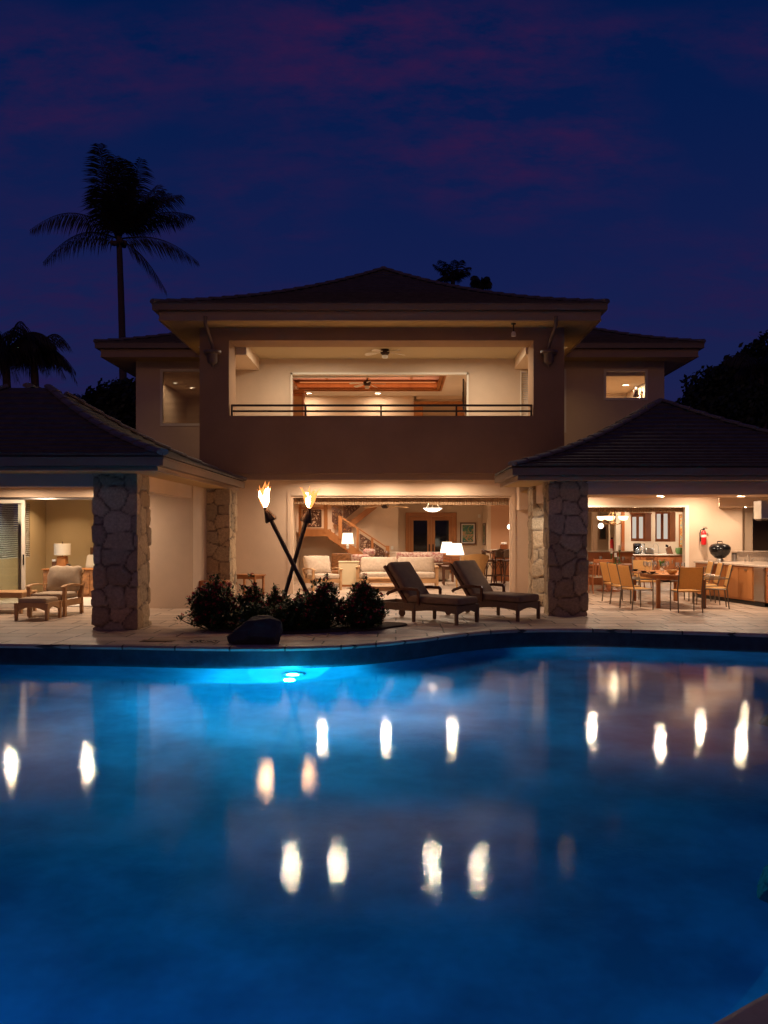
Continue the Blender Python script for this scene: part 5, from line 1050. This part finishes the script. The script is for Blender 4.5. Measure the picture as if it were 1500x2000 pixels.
t = thing('backsplash', 'low granite ledge with stone face behind the outdoor sink', 'ledge', (0, 0, 0)); a = MB(); a.box(X(1440, 21.0), 12.2, 21.0, 21.295, .932, 1.15); a.build('face', M['granite'], t); a = MB(); a.box(X(1438, 21.0), 12.2, 20.96, 21.298, 1.151, 1.185); a.build('cap', M['granite'], t, bevel=.005)
small('sink_tap', 'chrome tap on the outdoor counter before the stone ledge', 'tap', 1463, 20.6, .932, [('spout', 'steel', lambda a: a.tube([(0, 0, 0), (0, 0, .13), (-.04, -.05, .18), (-.08, -.12, .14)], .016, 8)), ('lever', 'steel', lambda a: (a.tube([(.07, 0, 0), (.07, 0, .06)], .014, 8), a.tube([(.07, 0, .07), (.12, -.04, .09)], .01, 6), a.tube([(-.1, 0, 0), (-.1, 0, .06)], .014, 8)))])
t = thing('range_hood', 'brushed steel range hood above the cooker at the right edge', 'range hood', (0, 0, 0)); a = MB(); hx = X(1481, 19); a.box(hx, hx+1.4, 18.85, 19.25, Z(1014, 19), Z(978, 19)); a.build('canopy', M['steel'], t, bevel=.01); a = MB(); a.box(hx+.03, hx+1.3, 18.9, 19.2, Z(1014, 19)-.03, Z(1014, 19)-.001); a.build('filter', M['bronze'], t)
fe = thing('fire_extinguisher', 'bright red fire extinguisher hanging on the wall left of the black grill', 'extinguisher', P(1375, 1064, 21.15)); fe.scale = (.85, .85, .82); fe.location.y = 21.17
lathe_part('cylinder', 'red', [(0, 0), (.07, .0), (.078, .02), (.078, .36), (.06, .42), (.03, .45), (0, .45)], fe); a = MB(); a.lathe([(.0795, .24), (.0795, .31)], n=20); a.build('label', M['white'], fe); a = MB(); a.box(-.025, .025, -.025, .025, .451, .50); a.box(-.02, .11, -.012, .012, .50, .52); a.box(-.02, .09, -.012, .012, .54, .555); a.build('valve', M['black'], fe)
a = MB(); a.tube([(-.02, 0, .49), (-.09, 0, .46), (-.12, 0, .35), (-.115, 0, .18), (-.10, 0, .1)], .013, 8); a.build('hose', M['black'], fe, True); a = MB(); a.box(-.04, .04, .079, .145, .1, .4); a.build('bracket', M['black'], fe)
# upstairs things
t = thing('wardrobe', 'tall brown wooden cabinet behind the left edge of the upstairs opening', 'cabinet', (X(583, 27), 27.2, 3.5)); a = MB(); a.box(-.35, .15, -.3, .3, 0, 2.66); a.build('body', M['wood_red'], t); a = MB(); a.box(-.42, .22, -.36, .36, 2.661, 2.76); a.build('cornice', M['wood'], t, bevel=.02); a = MB(); a.box(-.32, .12, -.325, -.301, .08, 2.55); a.build('door', M['wood_light'], t, bevel=.004)
t = thing('door_casing', 'honey wood doorway casing at the back of the upstairs room', 'door frame', (0, 0, 0)); D_ = 29.95
f = MB(); zz = Z(784, 29.95); f.box(X(808, D_), X(826, D_), 29.92, 29.999, 3.5, zz); f.box(X(826, D_), X(893, D_), 29.92, 29.999, zz-.10, zz); f.box(X(893, D_), X(906, D_), 29.92, 29.999, 3.5, zz); f.build('casing', M['wood'], t); f = MB(); f.box(X(820, D_), X(826, D_), 29.90, 29.919, 3.5, zz-.1); f.build('door_stop', M['wood'], t)
t = thing('wall_television', 'thin dark television seen nearly edge on at the right of the upstairs room', 'television', (X(908, 26), 26, Z(805, 26))); a = MB(); a.M = Matrix.Rotation(R(80), 4, 'Z'); a.box(-.55, .55, -.02, .02, 0, .95); a.build('screen', M['black'], t); a = MB(); a.M = Matrix.Rotation(R(80), 4, 'Z'); a.box(-.2, .2, .021, .06, .3, .6); a.build('bracket', M['bronze'], t)
small('flood_light', 'small eave mounted spotlight hanging at the right of the balcony', 'spotlight', 1003, 20.2, Z(652, 20.2), [('head', 'trim', lambda a: (a.lathe([(0, -.06), (.055, -.06), (.06, 0), (.04, .05), (0, .06)], n=14))), ('stem', 'bronze', lambda a: a.tube([(0, 0, .05), (0, 0, 6.748-Z(652, 20.2))], .015, 8)), ('mount', 'bronze', lambda a: a.lathe([(0, 6.725-Z(652, 20.2)), (.06, 6.725-Z(652, 20.2)), (.06, 6.748-Z(652, 20.2)), (0, 6.748-Z(652, 20.2))], n=14))])
small('wall_mirror_lamp', 'dark hanging object seen through the small upper right window', 'lamp', 1242, 26.5, Z(776, 26.5), [('shade', 'bronze', lambda a: a.lathe([(.08, 0), (.10, .02), (.09, .22), (.02, .26), (0, .26)], n=12)), ('bulb', 'lens', lambda a: a.lathe([(0, .26), (.03, .28), (.03, .31), (0, .33)], n=10))])
# drain cover and dark leaf litter on the terrace
a = MB(); a.box(-3.95, -3.45, 12.72, 12.95, .004, .008); a.box(-3.9, -3.5, 12.76, 12.91, .0085, .012); tag(a.build('drain_cover', M['wood_dark'], None), 'dark drain cover set in the paving left of the boulder', 'drain cover')
# ================================================================ planting
def planting_bed():
    pts = []
    for k in range(48):
        an = 2*math.pi*k/48; r = 1+.08*math.sin(3*an+1)+.05*math.sin(7*an); pts.append((-1.75+1.75*r*math.cos(an), 14.75+1.0*r*math.sin(an)))
    a = MB(); a.prism(pts, .004, .035, 'z'); return tag(a.build('planting_bed', M['dirt'], None), None, None, None, 'structure')
planting_bed()
def shrub(label, px, D, w, d, h, seed, nt_=330, fl=.42):
    rnd = random.Random(seed); c = Vector((X(px, D), D, .02)); t = thing('ixora_shrub', label, 'shrub', c, 0, 'flowering shrubs in the bed'); L = MB(); F = MB(); S = MB()
    tips = []
    for k in range(nt_):
        u = rnd.uniform(0, 2*math.pi); v = rnd.random()**.62; ph = rnd.uniform(.05, 1.0)
        rr = math.sqrt(1-min(.98, ph)**2)*.75+.32; lump = 1+.50*mnoise.noise(Vector((math.cos(u)*2+seed, math.sin(u)*2, ph*3)))
        tip = Vector((math.cos(u)*w*rr*v*lump, math.sin(u)*d*rr*v*lump, h*(.10+.90*ph*(.72+.28*(1-v)))*(1+.55*mnoise.noise(Vector((math.cos(u)*v*3+seed*3, math.sin(u)*v*3, 0))))))
        tips.append((tip, v))
        if k % 4 == 0:
            b0 = Vector((tip.x*.25, tip.y*.25, 0)); S.tube([b0, b0.lerp(tip, .5)+Vector((tip.x*.1, tip.y*.1, 0)), tip], [.010, .007, .004], 5, caps=False)
    for tip, v in tips:
        n = rnd.randint(9, 14)
        for j in range(n):
            an = rnd.uniform(0, 6.283); el = rnd.uniform(-.5, 1.1); ln = rnd.uniform(.05, .105); wd = ln*.26
            dr = Vector((math.cos(an)*math.cos(el), math.sin(an)*math.cos(el), math.sin(el))); sd = dr.cross(Vector((0, 0, 1))).normalized(); nn = sd.cross(dr)
            o = tip+Vector((rnd.uniform(-.03, .03), rnd.uniform(-.03, .03), rnd.uniform(-.09, .02)))
            L.add([o, o+dr*ln*.5-sd*wd+nn*.006, o+dr*ln, o+dr*ln*.5+sd*wd+nn*.006], [(0, 1, 2, 3)])
        if rnd.random() < fl:
            o = tip+Vector((0, 0, rnd.uniform(.015, .05))); r = rnd.uniform(.022, .042)
            S.tube([tip-Vector((0, 0, .03)), o], .003, 4, caps=False)
            for j in range(16):
                q_ = o+Vector((rnd.gauss(0, r*.6), rnd.gauss(0, r*.6), rnd.gauss(0, r*.35))); s_ = rnd.uniform(.008, .014); e = Vector((rnd.uniform(-1, 1), rnd.uniform(-1, 1), rnd.uniform(0, 1))).normalized(); f_ = e.orthogonal().normalized()*s_; g_ = e.cross(f_).normalized()*s_
                F.add([q_-f_, q_-g_, q_+f_, q_+g_], [(0, 1, 2, 3)])
    L.build('foliage', M['leaf'], t); F.build('blossoms', M['petal'], t); S.build('stems', M['stem'], t); return t
shrub('tall red flowering shrub at the left end of the bed behind the boulder', 418, 14.35, .44, .40, .82, 1, 420, .55)
shrub('dark flowering shrub between the left shrub and the torch foot', 492, 14.7, .34, .34, .70, 2, 240)
shrub('small shrub directly left of the right leaning torch foot', 540, 14.9, .30, .30, .62, 3, 200)
shrub('low shadowed shrub in front of the crossed torches', 572, 14.15, .48, .36, .48, 4, 300, .12)
shrub('tall flowering shrub at the foot of the left leaning torch', 632, 14.35, .34, .38, .82, 5, 340)
shrub('round flowering shrub at the right end of the bed beside the chaise', 708, 14.45, .41, .40, .78, 6, 420)
shrub('low dark shrub right of the boulder at the front of the bed', 500, 14.1, .42, .32, .44, 7, 240, .10)
shrub('small shrub tucked behind the bed centre with pale sky of floor above it', 596, 15.05, .30, .3, .56, 8, 170)

def boulder(label, c, s, seed, n=5):
    bm = bmesh.new(); bmesh.ops.create_icosphere(bm, subdivisions=n, radius=1); rs = random.Random(seed)
    planes = [(Vector((rs.uniform(-1, 1), rs.uniform(-1, 1), rs.uniform(-.25, 1))).normalized(), rs.uniform(.62, .86)) for _ in range(15)]
    for v in bm.verts:
        p = v.co.copy()
        for nn, dd_ in planes:
            e = p.dot(nn)-dd_
            if e > 0: p -= nn*e*.94
        p += v.co*(.05*mnoise.noise(v.co*3+Vector((seed, 0, 0)))+.018*mnoise.noise(v.co*11)); v.co = Vector((p.x*s[0], p.y*s[1], p.z*s[2]))
    me = bpy.data.meshes.new('boulder'); bm.to_mesh(me); bm.free(); me.polygons.foreach_set('use_smooth', [True]*len(me.polygons)); me.set_sharp_from_angle(angle=R(24))
    o = bpy.data.objects.new('boulder', me); COL.objects.link(o); me.materials.append(M['rock']); o.location = c; return tag(o, label, 'boulder')
boulder('dark flat topped lava boulder on the pool edge in front of the shrubs', (X(500, 12.55), 12.62, .12), (.44, .34, .36), 21)
boulder('dark boulder leaning over the pool at the right edge of the photo', (2.52, 4.85, -.46), (.48, .36, .32), 5)
boulder('small dark rock on the far right coping just inside the frame', (4.47, 8.85, -.40), (.68, .45, .34), 8)
# fallen leaves by the drain
a = MB(); rnd = random.Random(3)
for k in range(60):
    x, y = X(388, 12.6)+rnd.gauss(0, .13), 12.62+rnd.gauss(0, .07); an = rnd.uniform(0, 6.28); l_ = rnd.uniform(.03, .06); z = rnd.uniform(.012, .035); dx, dy = math.cos(an)*l_, math.sin(an)*l_
    a.add([(x-dx, y-dy, z), (x+dy*.3, y-dx*.3, z+.004), (x+dx, y+dy, z+.01), (x-dy*.3, y+dx*.3, z)], [(0, 1, 2, 3)])
tag(a.build('fallen_leaves', M['stem'], None), 'little heap of dark fallen leaves beside the boulder', 'leaf litter', None, 'stuff')

# ---- palms
def frond(mb, base, tip, sag, leaf, rnd, n=46, hang=.55, wind=Vector((.15, 0, 0))):
    d = tip-base; L = d.length; n = int(8+11*L); pts = []
    for i in range(15):
        s = i/14; pts.append(base+d*s+Vector((0, 0, sag*L*math.sin(math.pi*s*.95)))-Vector((0, 0, .10*L*s**3)))
    mb.tube(pts, [max(.008, .045*(1-i/14)) for i in range(15)], 5)
    for i in range(n):
        s = .10+.90*i/n; k = s*14; j = min(13, int(k)); p = pts[j].lerp(pts[j+1], k-j); t = (pts[j+1]-pts[j]).normalized()
        side = t.cross(Vector((0, 0, 1)))
        side = side.normalized() if side.length > .15 else Vector((rnd.uniform(-1, 1), rnd.uniform(-1, 1), 0)).normalized()
        ll = leaf*math.sin(math.pi*min(1, .12+.86*s))**.6*rnd.uniform(.8, 1.1)
        for sg in (-1, 1):
            m_ = (t*.55+side*sg*(.85-hang*.5)+Vector((0, 0, -hang))+wind+Vector((rnd.uniform(-.1, .1), rnd.uniform(-.1, .1), rnd.uniform(-.1, .1)))).normalized()
            a1 = p+m_*ll*.5; a2 = a1+(m_+Vector((0, 0, -.45))).normalized()*ll*.5; wv = t*.022
            mb.add([p-wv*.6, p+wv*.6, a1+wv, a1-wv, a2], [(0, 1, 2, 3), (3, 2, 4)])
def palm(label, crown, base, tips, leaf, seed, trunk_r=.17, nuts=False, group='palms beyond the villa'):
    rnd = random.Random(seed); t = thing('palm_tree', label, 'palm tree', base, 0, group); o = Vector(base); cr = Vector(crown)-o
    a = MB(); n = 26; pts = []; rs = []
    for i in range(n):
        s = i/(n-1); pts.append(Vector((cr.x*s+math.sin(s*3.1)*.28*(cr.x*.08+.5), cr.y*s, cr.z*s))); rs.append(trunk_r*(1.35-.6*s)*(1+.05*(i % 2))+(.12 if i == 0 else 0))
    a.tube(pts, rs, 10); a.build('trunk', M['bark'], t, True)
    a = MB()
    for (dx, dz, dy, sag, hang) in tips:
        frond(a, cr+Vector((rnd.uniform(-.1, .1), rnd.uniform(-.1, .1), rnd.uniform(-.15, .15))), cr+Vector((dx, dy, dz)), sag, leaf, rnd, hang=hang)
    a.build('crown', M['frond'], t)
    a = MB()
    if not nuts: return t
    for k in range(7): an = k*.9; c = cr+Vector((math.cos(an)*.28, math.sin(an)*.28, -.28-.06*(k % 3))); a.lathe([(0, -.13), (.09, -.09), (.12, 0), (.09, .09), (0, .13)], c, 8)
    a.build('coconuts', M['bark'], t, True)
    return t
D0 = 38; u0 = D0/1620; cr0 = P(232, 462, D0); rnd = random.Random(11)
tips = [((78-232)*u0, (462-498)*u0, .3, .20, .9), ((80-232)*u0, (462-458)*u0, -1.2, .22, .9), ((384-232)*u0, (462-494)*u0, .4, .12, .9), ((320-232)*u0, (462-555)*u0, .5, .10, .8), ((362-232)*u0, (462-378)*u0, -.6, .10, .6), ((340-232)*u0, (462-400)*u0, 1.6, .16, .7), ((355-232)*u0, (462-372)*u0, 2.2, .1, .6)]
for k in range(17): tips.append(((rnd.uniform(208, 312)-232)*u0, (462-rnd.uniform(295, 345))*u0, rnd.uniform(-2.4, 2.4), rnd.uniform(-.04, .10), .30))
for k in range(6): tips.append(((rnd.uniform(195, 318)-232)*u0, (462-rnd.uniform(360, 400))*u0, rnd.uniform(-2.8, 2.8), rnd.uniform(0, .10), .45))
palm('tall coconut palm with wind blown crown rising behind the upper left wing', cr0, (X(238, D0), D0, 0), tips, 1.12, 2, nuts=True)
def fan_tips(r, n, seed, up=.5, down=-.6):
    rr = random.Random(seed); return [(math.cos(2*math.pi*k/n+rr.uniform(-.3, .3))*r*rr.uniform(.75, 1.05), r*rr.uniform(down, up), math.sin(2*math.pi*k/n)*r*rr.uniform(.75, 1.05), rr.uniform(.25, .45), .85) for k in range(n)]
palm('drooping palm at the far left edge above the bedroom pavilion roof', P(10, 695, 27), (X(8, 27), 27, 0), fan_tips(1.65, 26, 1), .75, 3, .15)
palm('drooping palm right of the edge palm above the pavilion ridge', P(66, 700, 27.5), (X(60, 27.5), 27.5, 0), fan_tips(1.45, 26, 2), .7, 4, .15)
palm('palm crown showing over the right slope of the main roof', P(884, 546, 46), (X(884, 46), 46, 0), [(a_, b_*1.0, c_, .15, .4) for a_, b_, c_, d_, e_ in fan_tips(1.05, 22, 5, .95, -.1)]+[(-1.1, 1.0, 0, .05, .4)], .5, 6, .16)
palm('small palm top barely clearing the main roof ridge on the right', P(940, 561, 48), (X(940, 48), 48, 0), fan_tips(.8, 22, 7, .6, -.2), .5, 7, .14)
palm('shadowy palm among the dark trees at the right edge', P(1484, 725, 32), (X(1484, 32), 32, 0), fan_tips(1.6, 20, 9, .5), .7, 8, .16)
# ---- broad trees
def tree(label, x, y, h, clumps, seed, leaves=5200, ls=.16, group='dark trees beyond the villa'):
    rnd = random.Random(seed); t = thing('broadleaf_tree', label, 'tree', (x, y, 0), 0, group); a = MB(); b = MB()
    a.tube([(0, 0, 0), (.05, 0, h*.25), (-.05, .05, h*.5)], [.28, .22, .16], 9)
    for (cx, cy, cz, r) in clumps: a.tube([(-.02, .02, h*.3), (cx*.5, cy*.5, (h*.35+cz)/2), (cx, cy, cz)], [.14, .09, .03], 6)
    tot = sum(c[3]**2 for c in clumps)
    for (cx, cy, cz, r) in clumps:
        for k in range(int(leaves*r*r/tot)):
            d = Vector((rnd.gauss(0, 1), rnd.gauss(0, 1), rnd.gauss(0, 1))).normalized(); q_ = d*r*(rnd.random()**.45)*(1+.35*mnoise.noise(d*2.3+Vector((cx, cy, seed)))); q_.z *= .8
            c = Vector((cx, cy, cz))+q_; e = Vector((rnd.uniform(-1, 1), rnd.uniform(-1, 1), rnd.uniform(-1, 1))).normalized(); f_ = e.orthogonal().normalized()*ls*rnd.uniform(.6, 1.2); g_ = e.cross(f_).normalized()*ls*.5
            b.add([c-f_, c-g_, c+f_, c+g_], [(0, 1, 2, 3)])
    a.build('trunk', M['bark'], t, True); b.build('crown', M['leaf_tree'], t); return t
def clump(px, py, D, r, bx, by): p = P(px, py, D); return (p.x-bx, p.y-by, p.z, r)
bx, by = X(215, 31), 31
tree('dark leafy tree between the pavilion ridge and the upper left wing', bx, by, 6.5, [clump(225, 790, 31, 1.0, bx, by), clump(185, 800, 31, .9, bx, by), clump(150, 825, 31.5, .8, bx, by), clump(250, 775, 32, .9, bx, by), clump(220, 840, 30.5, 1.0, bx, by), clump(165, 850, 31, .9, bx, by), clump(260, 830, 31, .9, bx, by)], 4, 9000, .13)
bx, by = X(1420, 33), 33
tree('large dark rounded tree behind the dining pavilion roof', bx, by, 9, [clump(1400, 765, 33, 1.2, bx, by), clump(1370, 800, 33, 1.0, bx, by), clump(1440, 740, 34, 1.2, bx, by), clump(1420, 810, 32, 1.3, bx, by), clump(1350, 830, 33, .8, bx, by), clump(1455, 790, 32, 1.2, bx, by)], 5, 11000, .14)
bx, by = X(1490, 36), 36
tree('tallest dark tree at the right edge of the photo', bx, by, 10, [clump(1480, 712, 36, 1.0, bx, by), clump(1515, 700, 36, 1.4, bx, by), clump(1455, 745, 36, 1.1, bx, by), clump(1500, 770, 35, 1.5, bx, by), clump(1545, 760, 36, 1.5, bx, by), clump(1480, 820, 35, 1.4, bx, by), clump(1530, 840, 35, 1.4, bx, by)], 6, 12000, .15)
# added warm fill: one very weak low sun lamp behind the viewer
lamp('SUN', (0, -20, 30), 0.11, (1, .47, .19), None, .1, (R(74), 0, R(1))).data.angle = R(10)
